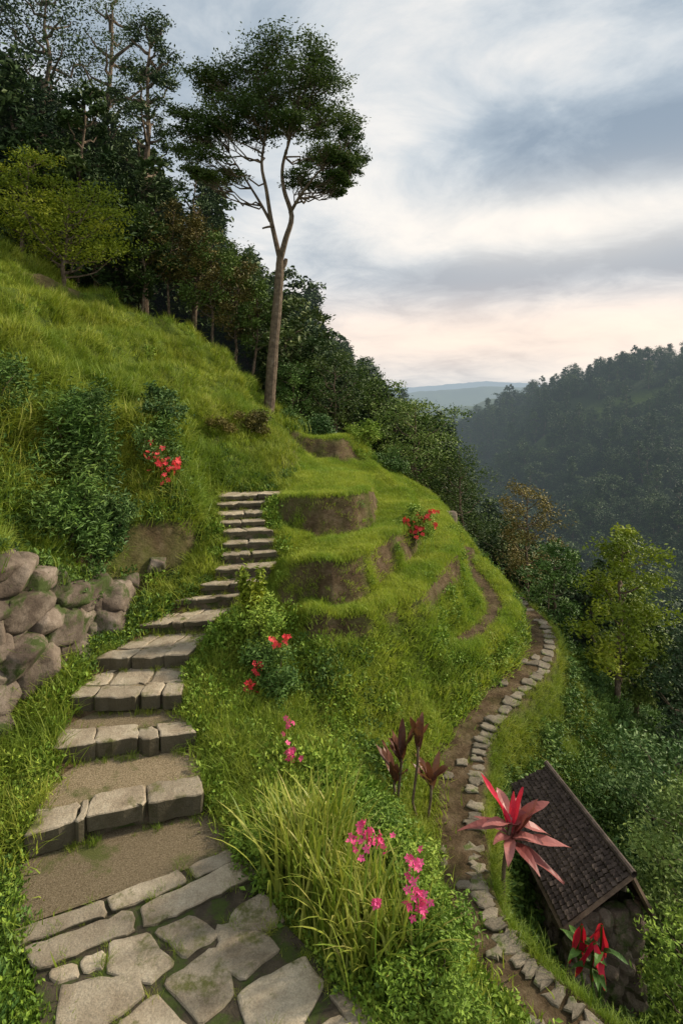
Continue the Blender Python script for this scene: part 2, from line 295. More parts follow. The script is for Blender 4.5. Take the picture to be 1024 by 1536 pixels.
Q=(np.arange(NR-1)[:,None]*NT+np.arange(NT-1)[None,:]).ravel();Q=np.stack([Q,Q+NT,Q+NT+1,Q+1],1)[:, ::-1]
m,nt=newmat('hillside_soil_and_turf');g=N(nt,'ShaderNodeNewGeometry');Pp=g.outputs['Position']
gc=ramp(nt,noise(nt,1.2,6,Pp,.7),[(.3,(.05,.08,.016)),(.55,(.11,.15,.024)),(.75,(.18,.205,.04))])
aw=N(nt,'ShaderNodeAttribute',attribute_name='wood');gc=mixc(nt,aw.outputs['Fac'],gc,(.028,.045,.016))
sc=ramp(nt,noise(nt,4,8,Pp,.7),[(.3,(.05,.034,.018)),(.5,(.125,.085,.048)),(.7,(.23,.17,.105))])
at=N(nt,'ShaderNodeAttribute',attribute_name='soil')
k=math_(nt,'ADD',at.outputs['Fac'],math_(nt,'MULTIPLY',math_(nt,'SUBTRACT',noise(nt,7,5,Pp),.5),.5),clamp=True)
col=mixc(nt,k,gc,sc);p=N(nt,'ShaderNodeBsdfPrincipled');p.inputs['Roughness'].default_value=.95;p.inputs['Specular IOR Level'].default_value=.1
nt.links.new(col,p.inputs['Base Color']);b=N(nt,'ShaderNodeBump');b.inputs['Distance'].default_value=.08;b.inputs['Strength'].default_value=1
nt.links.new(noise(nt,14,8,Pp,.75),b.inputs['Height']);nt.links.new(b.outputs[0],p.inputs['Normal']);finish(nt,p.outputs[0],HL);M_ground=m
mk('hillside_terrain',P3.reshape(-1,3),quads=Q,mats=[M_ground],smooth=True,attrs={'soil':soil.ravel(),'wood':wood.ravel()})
lr=np.log(rr)
def gz(x,y,A=None):
    A=Z if A is None else A
    x=np.asarray(x,float);y=np.asarray(y,float);q=np.hypot(x,y);i=np.clip(np.interp(np.log(q),lr,np.arange(NR)),0,NR-1.001);j=np.clip((np.arctan2(x,y)-th[0])/(th[1]-th[0]),0,NT-1.001)
    i0=i.astype(int);j0=j.astype(int);a=i-i0;b=j-j0
    return A[i0,j0]*(1-a)*(1-b)+A[i0+1,j0]*a*(1-b)+A[i0,j0+1]*(1-a)*b+A[i0+1,j0+1]*a*b
# valley floor sheet to the horizon
m,nt=newmat('valley_floor');p=N(nt,'ShaderNodeBsdfPrincipled');g=N(nt,'ShaderNodeNewGeometry')
nt.links.new(ramp(nt,noise(nt,.01,6,g.outputs['Position']),[(.35,(.03,.055,.02)),(.65,(.07,.10,.035))]),p.inputs['Base Color']);p.inputs['Roughness'].default_value=1
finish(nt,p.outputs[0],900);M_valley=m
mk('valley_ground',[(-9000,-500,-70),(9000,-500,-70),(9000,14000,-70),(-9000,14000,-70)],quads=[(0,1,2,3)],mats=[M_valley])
def ridge(name,y0,depth,x0,x1,crest,amp,sc,seed):
    xs=np.linspace(x0,x1,500);ys=np.linspace(-1,1,24);XX,YY=np.meshgrid(xs,ys)
    h=(crest+amp*fbm(XX,YY*0+seed,sc,6,seed)+70)*(1-np.abs(YY)**1.6)-70-5
    h+=fbm(XX,YY*depth,sc*.15,4,seed+3)*amp*.25
    V=np.stack([XX,y0+YY*depth+fbm(XX,YY*depth,sc,2,seed+7)*depth*.3,h],-1).reshape(-1,3)
    q=(np.arange(23)[:,None]*500+np.arange(499)[None,:]).ravel();mk(name,V,quads=np.stack([q,q+1,q+501,q+500],1),mats=[M_valley],smooth=True)
ridge('distant_hills',420,90,-300,900,-8,16,130,4)
ridge('distant_hills',1000,250,-600,1800,2,24,300,12)
ridge('distant_hills',2600,600,-1500,4200,26,50,700,23)
# ------------------------------------------------------------------ leaves & wood
def unit(v): return v/(np.linalg.norm(v,axis=-1,keepdims=True)+1e-9)
def leaves(C,s,aspect=.45,up=.6,D=None):
    n=len(C);D=unit(rng.normal(size=(n,3))*[1,1,.6]) if D is None else D
    nrm=unit(rng.normal(size=(n,3))+[0,0,up*2]);W=unit(np.cross(D,nrm))
    s=np.asarray(s)*np.ones(n)*rng.uniform(.7,1.3,n);s=s[:,None];up_=np.cross(W,D)
    V=np.stack([C-D*s*.5,C+W*s*aspect*.5+up_*s*.08,C+D*s*.5,C-W*s*aspect*.5+up_*s*.08],1).reshape(-1,3)
    return V,np.arange(4*n).reshape(n,4)
def tube(P,r,n=8):
    P=np.asarray(P,float);k=len(P);r=np.broadcast_to(r,(k,));t=unit(np.gradient(P,axis=0))
    ref=np.array([0,1,0.]) if abs(t[0][1])<.9 else np.array([1.,0,0]);a=unit(np.cross(t,ref));b=np.cross(t,a)
    an=np.arange(n)*2*math.pi/n
    V=(P[:,None]+(a[:,None]*np.cos(an)[None,:,None]+b[:,None]*np.sin(an)[None,:,None])*np.asarray(r)[:,None,None]).reshape(-1,3)
    q=[(i*n+j,i*n+(j+1)%n,(i+1)*n+(j+1)%n,(i+1)*n+j) for i in range(k-1) for j in range(n)]
    return V,q
def bend(p0,p1,rise=.2,jit=.1,n=7):
    p0=np.array(p0,float);p1=np.array(p1,float);L=np.linalg.norm(p1-p0);t=np.linspace(0,1,n)[:,None]
    P=p0+(p1-p0)*t;P[:,2]-=(4*t*(1-t))[:,0]*L*rise;P[1:-1]+=rng.normal(size=(n-2,3))*L*jit*.35;return P
def clump_leaves(A,c,rx,rz,n,ls,mi=1,tbase=None,sub=9,aspect=.45,sp=.26):
    c=np.array(c);sc=rng.normal(size=(sub,3));sc=unit(sc)*rng.uniform(.35,1,(sub,1))*[rx,rx,rz];sc[:,2]=np.abs(sc[:,2])*1.3-rz*.4
    k=rng.integers(0,sub,n);off=rng.normal(size=(n,3))*[rx*sp,rx*sp,rz*sp*1.15];C=c+sc[k]+off
    V,Qd=leaves(C,ls,aspect);tb=rng.uniform(.2,.8) if tbase is None else tbase
    st=rng.uniform(-.2,.2,sub);t=np.clip(tb+st[k]+rng.normal(size=n)*.12,0,1);A.add(V,Qd,mi,np.repeat(t,4));return c+sc
def gen_tree(seed,h,w,base=.35,style='round',ncl=22,nleaf=5000,ls=.2,tr=None,lean=0,sub=9):
    global rng;old=rng;rng=np.random.default_rng(seed);A=Acc();tr=tr or h*.018
    n=10;t=np.linspace(0,1,n);P=np.stack([lean*h*t**1.5+np.cumsum(rng.normal(size=n)*.012*h),np.cumsum(rng.normal(size=n)*.012*h),t*h*.93],1);P[:,:2]-=P[0,:2]
    V,q=tube(P,tr*(1-.85*t),9);A.add(V,q,0,.5)
    for i in range(ncl):
        f=(i+.5)/ncl;z=(base+(1-base)*f)
        if style=='round': e=math.sqrt(max(0,1-((z-base)/(1-base)*2-.9)**2*.8))
        elif style=='umb': e=.35+.65*math.sin(min(1,(z-base)/(1-base)*1.2+.1)*math.pi*.62) if z<.93 else .5
        elif style=='col': e=.75*(1-abs(2*(z-base)/(1-base)-1)**2)+.25
        else: e=1.05-(z-base)/(1-base)
        an=i*2.4+rng.uniform(-.5,.5);ra=w/2*e*rng.uniform(.35,.95)
        k=np.interp(z*h,P[:,2],np.arange(n));tp=np.array([np.interp(k,np.arange(n),P[:,a]) for a in range(3)])
        c=np.array([tp[0]+ra*math.cos(an),tp[1]+ra*math.sin(an),z*h+rng.normal()*.02*h])
        kb=np.interp(max(z*h-ra*.7,h*.15),P[:,2],np.arange(n));bp=np.array([np.interp(kb,np.arange(n),P[:,a]) for a in range(3)])
        V,q=tube(bend(bp,c,.12,.12,6),np.linspace(tr*.38,tr*.08,6),5);A.add(V,q,0,.5)
        rc=w*rng.uniform(.13,.2)*(1.2 if style!='col' else .95);clump_leaves(A,c,rc,rc*(.42 if style=='umb' else .75),nleaf//ncl,ls,1,sub=sub)
    rng=old;return A
def place(A,name,mats,loc,rz=0,s=1,**k):
    o=A.obj(name,mats,**k);o.location=loc;o.rotation_euler=(0,0,rz);o.scale=(s,s,s);return o
# --- the tall tree
A=Acc();tb=(-2.5,20,gz(-2.5,20)-.1)
trunk=[(-.14,0,-.3),(-.02,0,.8),(.1,0,2.5),(.26,.02,4.3),(.33,0,5.4),(.35,0,5.8)]
tr_=smooth_line(trunk,4);k=len(tr_);V,q=tube(tr_,np.linspace(.21,.135,k)*(1+rng.normal(size=k)*.05)+.1*np.exp(-np.arange(k)/1.6),12);A.add(V,q,0,.35)
limbs=[[(.35,0,5.7),(.2,.1,6.3),(.0,.15,7.2),(-.15,.1,8.2),(-.3,0,9.1),(-.1,-.2,10.4),(-.2,-.2,11.6)],[(.35,0,5.7),(.55,-.1,6.4),(.76,-.1,7.2),(.5,-.2,8.1),(.45,-.1,9.0),(.75,.1,10.3),(.85,.2,11.9)],
[(-.02,.15,7.1),(-.5,.6,8.0),(-1.1,1.0,9.0),(-1.7,1.3,10.0)],[(.7,-.1,7.3),(1.2,-.6,7.9),(1.8,-.9,8.5),(2.5,-1.0,9.0)],[(.33,0,5.3),(.5,.05,5.55),(.55,.05,5.75)],[(.1,.1,6.9),(-.1,0,6.85),(-.28,0,6.8)]]
for i,Lm in enumerate(limbs):
    s=smooth_line(Lm,4);V,q=tube(s,np.linspace((.10,.115,.06,.065,.1,.05)[i],(.025,.025,.018,.018,.06,.03)[i],len(s)),8);A.add(V,q,0,.35)
nodes=np.concatenate([smooth_line(Lm,4) for Lm in limbs[:4]])
CL=[(.47,12.75,1.15,.36),(-.6,12.4,1.1,.36),(1.5,12.35,.8,.35),(-1.55,11.7,1.0,.36),(-2.35,10.9,.85,.36),(-2.5,9.9,.8,.32),(-1.9,9.0,.8,.25),(-2.1,8.4,.5,.16),(-.3,11.5,1.0,.3),(1.1,11.6,1.1,.36),(1.95,10.9,1.0,.33),(2.5,10.0,.75,.3),(2.6,9.0,.6,.25),(2.0,9.1,.85,.2),(1.25,8.35,.7,.18),(2.2,8.15,.45,.14),(-.6,10.2,.8,.2),(.9,10.2,.8,.2),(-1.1,10.8,.9,.28),(-2.95,10.3,.5,.25),(0.4,12.1,1.3,.3),(2.75,9.5,.45,.26),(1.8,11.7,.9,.3),(-2.1,11.9,.7,.22),(.2,11.0,1.0,.25),(-1.6,10.0,.8,.22),(1.7,9.9,.8,.22)]
for i,(x,z,rx,rz) in enumerate(CL):
    for rep in range(3):
        yy=rng.uniform(-1.6,1.6)*(1 if z>8.8 else .6);c=np.array([x+rng.normal()*.2,yy,z+rng.normal()*.12])
        cand=nodes[nodes[:,2]<z-.4];b0=cand[np.argmin(np.linalg.norm(cand-(c-[0,0,.8]),axis=1))]
        P=bend(b0,c,.1,.14,8);V,q=tube(P,np.linspace(.035,.009,8),5);A.add(V,q,0,.3)
        sc=clump_leaves(A,c,rx*1.0,rz*1.15,760,.11,1,sub=22,sp=.17)
        for p_ in sc[:8]:
            V,q=tube(bend(P[4],p_,.05,.1,4),np.linspace(.011,.004,4),3);A.add(V,q,0,.3)
place(A,'tall_tree',[M_bark,M_tree],tb)
# --- individual trees around
def T(name,seed,x,y,h,w,mats,base=.35,style='round',ncl=22,nleaf=6000,ls=.16,dz=-.1,**k):
    A=gen_tree(seed,h,w,base,style,ncl,nleaf,ls,**k);return place(A,name,mats,(x,y,float(gz(x,y))+dz),rng.uniform(0,6))
T('eucalyptus_tree',11,-8.5,24.5,12.9,3.4,[M_bark,M_treed],.28,'col',40,12000,.15)
T('eucalyptus_tree',12,-7.0,26.5,8.5,3.0,[M_bark,M_treed],.4,'round',16,4000,.16)
T('rainforest_tree',13,-13.2,25,13.5,5.5,[M_bark,M_treed],.35,'round',26,7000,.16)
T('rainforest_tree',14,-11.6,22.5,7.5,4.5,[M_bark,M_treed],.2,'round',30,9000,.17)
T('rainforest_tree',15,-15.5,26,12,6,[M_bark,M_treed],.1,'round',34,10000,.2)
T('rainforest_tree',16,-10.3,24,7.0,4.0,[M_bark,M_treed],.1,'round',26,8000,.17)
T('slender_tree',17,-12.0,27,15,5,[M_bark,M_tree],.5,'umb',20,5500,.13)
T('yellow_green_tree',18,-8.75,18,3.6,4.4,[M_bark,M_ygreen],.4,'umb',28,9000,.10,tr=.09,sub=16)
T('yellow_green_tree',60,-10.6,18.8,4.0,2.8,[M_bark,M_ygreen],.35,'umb',20,5000,.10,tr=.08)
for i,(x,y,h,w,mm) in enumerate([(-6.9,22.8,5.0,2.6,M_olive),(-6.0,23.2,4.8,2.4,M_olive),(-5.2,23.0,4.5,2.4,M_ltree),(-4.4,23.6,4.4,2.4,M_olive),(-3.6,23.4,3.8,2.2,M_ltree),(-7.8,22.2,4.4,2.2,M_tree),(-9.4,21.8,5.5,3,M_treed),(-4.8,25.5,5.5,2.6,M_tree)]):
    T('slender_tree',30+i,x,y,h+.4,w,[M_bark,mm],.42,'round',16,4200,.13,tr=.07)
T('spreading_tree',50,2.9,21.5,4.7,3.6,[M_bark,M_ltree],.25,'umb',28,8000,.11,dz=-.3)
T('spreading_tree',51,-.2,23,3.6,2.8,[M_bark,M_tree],.2,'round',22,5000,.12)
T('spreading_tree',52,1.5,25,3.4,3,[M_bark,M_ltree],.2,'round',22,5000,.12)
T('spreading_tree',53,-1.9,22,2.2,2,[M_bark,M_dherb],.1,'round',18,4000,.1)
T('spreading_tree',61,4.4,20.5,3.6,2.6,[M_bark,M_tree],.15,'round',22,5000,.1)
T('rust_leaved_tree',54,6.1,19,4.0,2.2,[M_bark,M_olive],.25,'round',20,5000,.1,dz=0)
T('yellow_green_tree',55,6.75,13.6,4.5,1.9,[M_bark,M_ygreen],.25,'round',22,7500,.11)
T('yellow_green_tree',62,7.6,14.6,3.6,1.6,[M_bark,M_ltree],.2,'round',20,5500,.11)
T('yellow_green_tree',59,5.5,14.6,2.6,1.6,[M_bark,M_dherb],.1,'round',18,5000,.1)
T('broadleaf_tree',56,8.3,13.2,4.2,3.0,[M_bark,M_treed],.1,'round',24,7000,.12)
T('broadleaf_tree',57,4.7,7.9,2.9,1.7,[M_bark,M_ltree],.15,'round',24,7000,.07)
T('broadleaf_tree',58,5.6,9.5,2.6,2.4,[M_bark,M_shrub],.1,'round',24,7000,.09)
T('broadleaf_tree',63,4.3,6.6,2.2,1.3,[M_bark,M_herb],.15,'round',20,5000,.06)
# ------------------------------------------------------------------ instanced vegetation
def srccoll(name,objs):
    c=bpy.data.collections.new(name)
    for o in objs: c.objects.link(o)
    return c
def scatter(name,coll,P,rot,scl,idx):
    me=bpy.data.meshes.new(name);me.vertices.add(len(P));me.vertices.foreach_set('co',np.asarray(P,np.float32).ravel())
    a=me.attributes.new('rot','FLOAT_VECTOR','POINT');a.data.foreach_set('vector',np.asarray(rot,np.float32).ravel())
    a=me.attributes.new('scl','FLOAT','POINT');a.data.foreach_set('value',np.asarray(scl,np.float32))
    a=me.attributes.new('idx','INT','POINT');a.data.foreach_set('value',np.asarray(idx,np.int32))
    o=link(bpy.data.objects.new(name,me));ng=bpy.data.node_groups.new(name+'_nodes','GeometryNodeTree')
    ng.interface.new_socket('Geometry',in_out='INPUT',socket_type='NodeSocketGeometry');ng.interface.new_socket('Geometry',in_out='OUTPUT',socket_type='NodeSocketGeometry')
    gi=ng.nodes.new('NodeGroupInput');go=ng.nodes.new('NodeGroupOutput');ip=ng.nodes.new('GeometryNodeInstanceOnPoints');ci=ng.nodes.new('GeometryNodeCollectionInfo')
    ci.inputs['Collection'].default_value=coll;ci.inputs['Separate Children'].default_value=True;ci.inputs['Reset Children'].default_value=True
    def na(n,t):
        x=ng.nodes.new('GeometryNodeInputNamedAttribute');x.data_type=t;x.inputs['Name'].default_value=n;return x.outputs['Attribute']
    e=ng.nodes.new('FunctionNodeEulerToRotation');L=ng.links.new
    L(gi.outputs[0],ip.inputs['Points']);L(ci.outputs[0],ip.inputs['Instance']);ip.inputs['Pick Instance'].default_value=True
    L(na('idx','INT'),ip.inputs['Instance Index']);L(na('rot','FLOAT_VECTOR'),e.inputs[0]);L(e.outputs[0],ip.inputs['Rotation']);L(na('scl','FLOAT'),ip.inputs['Scale']);L(ip.outputs[0],go.inputs[0])
    md=o.modifiers.new('scatter','NODES');md.node_group=ng;return o
def tuft(name,nb,h,w,spread,mat,droop=.5,seg=3,seed=0,do_link=False):
    r_=np.random.default_rng(seed);A=Acc()
    for i in range(nb):
        a=r_.uniform(0,6.283);b=r_.normal(size=2)*spread;H=h*r_.uniform(.55,1.1);dv=np.array([math.cos(a),math.sin(a)]);dr=droop*r_.uniform(.3,1.3)
        s=np.linspace(0,1,seg+1);cx=b[0]+dv[0]*H*dr*s**1.8;cy=b[1]+dv[1]*H*dr*s**1.8;cz=H*(s-.38*min(dr,1.3)*s**2.2)-.02
        ww=w*r_.uniform(.7,1.3)*(1-s**1.7)*.5+.0004;pv=np.array([-dv[1],dv[0]])
        V=np.concatenate([np.stack([cx-pv[0]*ww,cy-pv[1]*ww,cz],1),np.stack([cx+pv[0]*ww,cy+pv[1]*ww,cz],1)])
        A.add(V,[(j,seg+1+j,seg+2+j,j+1) for j in range(seg)],0,float(np.clip(r_.normal()*.2+.5,0,1)))
    return A.obj(name,[mat],do_link=do_link)
def herb(name,n,R_,H,ls,mat,seed,aspect=.5,flowers=None):
    global rng;old=rng;rng=np.random.default_rng(seed);A=Acc()
    u=unit(rng.normal(size=(n,3)));u[:,2]=np.abs(u[:,2]);C=u*(rng.uniform(.35,1,(n,1))**.6)*[R_,R_,H]*(1+.25*np.sin(u[:,:1]*7+seed))
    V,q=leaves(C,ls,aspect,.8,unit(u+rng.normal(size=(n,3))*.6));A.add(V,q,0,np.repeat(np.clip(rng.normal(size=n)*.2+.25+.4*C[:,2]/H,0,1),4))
    for i in range(6):
        P=bend((0,0,-.05),u[i]*[R_,R_,H]*.8,.0,.1,4);Vt,qt=tube(P,.006*R_/.3,4);A.add(Vt,qt,0,.2)
    rng=old;return A.obj(name,[mat],do_link=False)
c_lawn=srccoll('lawn_grass_tufts',[tuft('lawn_tuft_%d'%i,34,.08,.007,.07,M_lawn,.6,2,i) for i in range(3)])
c_mead=srccoll('meadow_grass_tufts',[tuft('meadow_tuft_%d'%i,30,.34,.011,.09,M_grass,.7,3,10+i) for i in range(4)])
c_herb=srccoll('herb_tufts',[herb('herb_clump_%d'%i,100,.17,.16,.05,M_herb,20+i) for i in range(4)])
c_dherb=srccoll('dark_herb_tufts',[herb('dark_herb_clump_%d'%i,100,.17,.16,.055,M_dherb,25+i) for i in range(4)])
c_bush=srccoll('bush_clumps',[herb('bush_clump_%d'%i,750,.5,.5,.085,(M_shrub,M_dherb,M_dherb)[i],30+i,.42) for i in range(3)])
fs=[]
for i,(st,h,w,b,mm) in enumerate([('round',5,4.2,.1,M_forest),('round',6,4.0,.2,M_forest),('col',7,2.8,.15,M_forest),('umb',5.5,4.4,.3,M_forest),('round',4.2,4.2,.05,M_forest),('cone',7,3.2,.1,M_forest)]):
    fs.append(gen_tree(70+i,h,w,b,st,24,2800,.27,sub=9).obj('forest_tree_%d'%i,[M_bark,mm],do_link=False))
c_for=srccoll('forest_trees',fs)
# sample points over terrain cells
Xc=.5*(X[:-1,:-1]+X[1:,1:]);Yc=.5*(Y[:-1,:-1]+Y[1:,1:]);Zc=.5*(Z[:-1,:-1]+Z[1:,1:]);Rc=np.hypot(Xc,Yc);Ac=ar[:-1,:-1];Nc=nrm[:-1,:-1];Sc=soil[:-1,:-1];Bc=bare[:-1,:-1]
def sample(n,wt):
    w=wt.ravel().astype(float);cs=np.cumsum(w);k=np.searchsorted(cs,rng.uniform(0,cs[-1],n));k=np.clip(k,0,w.size-1);i,j=np.unravel_index(k,wt.shape)
    a=rng.uniform(0,1,n)[:,None];b=rng.uniform(0,1,n)[:,None]
    P=P3[i,j]*(1-a)*(1-b)+P3[i+1,j]*a*(1-b)+P3[i,j+1]*(1-a)*b+P3[i+1,j+1]*a*b
    return P,Nc[i,j]
def orient(n,Nn,amt=.6,jit=.15):
    yaw=rng.uniform(0,6.283,n);tx=-Nn[:,1]*amt+rng.normal(size=n)*jit;ty=Nn[:,0]*amt+rng.normal(size=n)*jit
    cy,sy=np.cos(yaw),np.sin(yaw);return np.stack([tx*cy+ty*sy,-tx*sy+ty*cy,yaw],1)
def put(name,coll,n,wt,smin,smax,nv,amt=.5,clumpy=0,dz=0):
    P,Nn=sample(n,wt);E=orient(n,Nn,amt)
    s=rng.uniform(smin,smax,n)*(1+clumpy*fbm(P[:,0],P[:,1],.8,2,55));P=P+[0,0,dz]
    return scatter(name,coll,P,E,s,rng.integers(0,nv,n))
W=Ac/Rc**2*(Bc<.5)*(Rc>2.6)*(Rc<25)
flat=Nc[...,2]>.82
dSc=dS[:-1,:-1]
o_=np.argsort(SPATH[:,1]);xp=np.interp(Yc,SPATH[o_,1],SPATH[o_,0])
leftb=(Xc<-2.6)|((Xc<-1.2)&(Yc>12.9))
wallfoot=leftb&(Yc<9.4)&(Zc<-2.6)
rightp=~leftb&(Xc>xp)&(Yc<19)|((Xc>4.4)&(Yc>11.5))
lawnz=~leftb&~rightp&(((Xc>-1.3)&(Yc>9.1)&(Yc<22)&(Zc>-4.05))|((Xc>1.8)&(Yc>10.3)&(Yc<20)&(Zc>-4.85)))
mid=~lawnz&~leftb&~rightp
soilk=np.clip(1-Sc*1.8,0.0,1)**1.3+.022
pn=np.clip(.5+fbm(Xc,Yc,1.3,3,101)*1.8,0,1);pd=np.clip((fbm(Xc,Yc,1.7,3,131)-.05)*4,0,1)
put('lawn_grass',c_lawn,36000,W*lawnz*soilk*(1+flat*.8),.7,1.4,3,.6)
put('meadow_grass',c_mead,26000,W*leftb*np.where(wallfoot,.25,1)*soilk*(.3+.7*pn)*(1-.6*pd),.5,1.25,4,.6,.6)
put('lawn_grass',c_lawn,15000,W*leftb*soilk,1.0,2.4,3,.6)
put('bank_grass',c_mead,7500,W*mid*soilk*(.2+.8*pn),.3,.8,4,.5,.5)
put('lawn_grass',c_lawn,14000,W*mid*soilk,1.0,2.4,3,.6)
put('groundcover_plants',c_herb,15000,W*(mid*(1.1-pn)+lawnz*(~flat)*.3+wallfoot*.45+leftb*.12*(pn<.35))*soilk,.4,1.25,4,.6,.5)
put('groundcover_plants',c_dherb,4500,W*(mid*pd*.35+leftb*(Zc<0)*pd*.5)*soilk,.5,1.3,4,.6,.5)
nh=~((Xc>1.9)&(Xc<4.1)&(Yc>6.0)&(Yc<9.2))
put('slope_shrubs',c_bush,2000,W*rightp*(dSc>.9)*(Zc<-6.0)*nh*((Xc>2.6)|(Yc>9)),.3,.8,3,.5,.5,dz=-.05)
put('groundcover_plants',c_dherb,9000,W*rightp*(dSc>.45),.6,1.5,4,.6,.4)
put('bank_grass',c_mead,6000,W*rightp*(dSc>.30)*(dSc<1.4),.25,.7,4,.6,.4)
# forest on the hills
fw=Ac/Rc**1.0*(Rc>23.5)*(Yc>5)*~((((Xc-62)/14)**2+((Yc-126)/3.5)**2)<1)
fw*=~((Rc<30)&(Xc>-9)&(Xc<-3))*1.0
n=12000;P,Nn=sample(n,fw);q=np.hypot(P[:,0],P[:,1])
s=rng.uniform(.45,1.1,n)*np.where((P[:,0]<-2)&(q<70),1.25,1)*np.where((q<45)&(P[:,0]>-3),.75,1)
scatter('forest',c_for,P-[0,0,.3],np.stack([rng.normal(size=n)*.05,rng.normal(size=n)*.05,rng.uniform(0,6.28,n)],1),s,rng.integers(0,6,n))
# ------------------------------------------------------------------ stonework
WEED=[]
class PA:
    def __init__(s): s.V=[];s.F=[];s.M=[];s.T=[]
    def prism(s,poly,z,th,bev=.015,mat=0,tilt=.006,rounds=1,jit=.008,weed=0):
        P=[np.array(p,float) for p in poly]
        if sum(P[i][0]*P[(i+1)%len(P)][1]-P[(i+1)%len(P)][0]*P[i][1] for i in range(len(P)))<0: P=P[::-1]
        Q_=[]
        for i in range(len(P)):
            a=P[i];b=P[(i+1)%len(P)];L=np.linalg.norm(b-a);k=max(2,int(L/.09))
            c=min(.03/L,.2)
            for t in [c]+[j/k for j in range(1,k)]+[1-c]:
                Q_.append(a+(b-a)*t+rng.normal(size=2)*jit)
                if rng.random()<weed: WEED.append((Q_[-1][0],Q_[-1][1],z-.03))
        C=sum(Q_)/len(Q_);n=len(Q_);b0=len(s.V);tx,ty=rng.normal(size=2)*tilt;t=rng.uniform(.1,.9)
        def zz(p): return z+(p[0]-C[0])*tx+(p[1]-C[1])*ty
        ej=np.abs(rng.normal(size=n))*.35
        for lvl in range(4):
            for i,p in enumerate(Q_):
                d=C-p;L=np.linalg.norm(d);d=d/(L+1e-6);e=bev*(1+ej[i]*2)
                if lvl==0: s.V.append((p[0]+d[0]*.01,p[1]+d[1]*.01,z-th))
                elif lvl==1: s.V.append((p[0],p[1],zz(p)-e))
                elif lvl==2: pp=p+d*e*.5;s.V.append((pp[0],pp[1],zz(p)-e*.3))
                else: pp=p+d*e*1.5;s.V.append((pp[0],pp[1],zz(p)))
                s.T.append(t)
        for l in range(3):
            for i in range(n):
                j=(i+1)%n;s.F.append((b0+l*n+i,b0+l*n+j,b0+(l+1)*n+j,b0+(l+1)*n+i));s.M.append(mat)
        s.V.append((C[0],C[1],zz(C)+.002));s.T.append(t);ci=len(s.V)-1
        for i in range(n): s.F.append((b0+3*n+i,b0+3*n+(i+1)%n,ci));s.M.append(mat)
    def obj(s,name,mats,parent=None):
        me=bpy.data.meshes.new(name);me.from_pydata([tuple(v) for v in s.V],[],s.F);me.polygons.foreach_set('material_index',s.M)
        for m in mats: me.materials.append(m)
        a=me.attributes.new('tint','FLOAT','POINT');a.data.foreach_set('value',s.T);me.update()
        o=link(bpy.data.objects.new(name,me))
        if parent:o.parent=parent
        return o
def lerp(a,b,t): return (a[0]+(b[0]-a[0])*t,a[1]+(b[1]-a[1])*t)
stairs=link(bpy.data.objects.new('stone_stairs',None));A=PA();B=PA();G=PA()
for i,(L,R_,z) in enumerate(STEP):
    if i<len(STEP)-1: L2,R2,_=STEP[i+1]
    else: L2,R2=(-2.75,12.75),(-1.1,12.9)
    prev=STEP[i-1][2] if i else -4.75;rise=z-prev
    bl=lerp(L,L2,1.15);br=lerp(R_,R2,1.15)
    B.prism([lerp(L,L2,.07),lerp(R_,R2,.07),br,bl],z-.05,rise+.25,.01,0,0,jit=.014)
    dep=math.dist(lerp(L,R_,.5),lerp(L2,R2,.5))
    fd=min(.30/dep,1.02);ns=4 if i<3 else (3 if i<6 else 2)
    cuts=[0]+sorted(np.clip((np.arange(1,ns)/ns)+rng.normal(size=ns-1)*.07,.12,.88))+[1]
    th_=.20 if i<4 else .075
    for a,b in zip(cuts[:-1],cuts[1:]):
        g=.004;f=fd*rng.uniform(.8,1.12) if fd<1 else 1.03
        w_=rng.uniform(-.03,.03);w2=w_+rng.normal()*.02
        p=[lerp(lerp(L,R_,a+g),lerp(L2,R2,a+g),-.03+w_),lerp(lerp(L,R_,b-g),lerp(L2,R2,b-g),-.03+w2),lerp(lerp(L,R_,b-g),lerp(L2,R2,b-g),f*rng.uniform(.92,1.05)),lerp(lerp(L,R_,a+g),lerp(L2,R2,a+g),f)]
        A.prism(p,z+rng.normal()*.008,th_*rng.uniform(.9,1.3),.011,tilt=.02,jit=.011,weed=.02)
    if fd<1:
        if i in (0,1): G.prism([lerp(L,L2,fd*.8),lerp(R_,R2,fd*.8),br,bl],z-.022,.2,.01,0,0,weed=.15)
        else:
            G.prism([lerp(L,L2,fd*.8),lerp(R_,R2,fd*.8),br,bl],z-.035,.2,.01,0,0,weed=.1)
            cc=[0]+sorted(np.clip(np.arange(1,3)/3+rng.normal(size=2)*.07,.1,.9))+[1];ra,rb=fd*1.06,1.02
            for a,b in zip(cc[:-1],cc[1:]):
                A.prism([lerp(lerp(L,R_,a+.01),lerp(L2,R2,a+.01),ra),lerp(lerp(L,R_,b-.01),lerp(L2,R2,b-.01),ra),lerp(lerp(L,R_,b-.01),lerp(L2,R2,b-.01),rb),lerp(lerp(L,R_,a+.01),lerp(L2,R2,a+.01),rb)],z-.012,.08,.01,jit=.014,weed=.04)
    zb=prev
    for t in rng.uniform(-.02,1.02,16 if i<6 else 7):
        p=lerp(L,R_,t);WEED.append((p[0]+rng.normal()*.02,p[1]-rng.uniform(.03,.08),zb-.02))
    for t in rng.uniform(0,1,14):
        for (a_,b_) in ((L,L2),(R_,R2)): p=lerp(a_,b_,t);WEED.append((p[0]+rng.normal()*.03,p[1],z-.05))
A.obj('tread_slabs',[M_stone],stairs);B.obj('riser_core',[M_riser],stairs);G.obj('gravel_fill',[M_gravel],stairs)
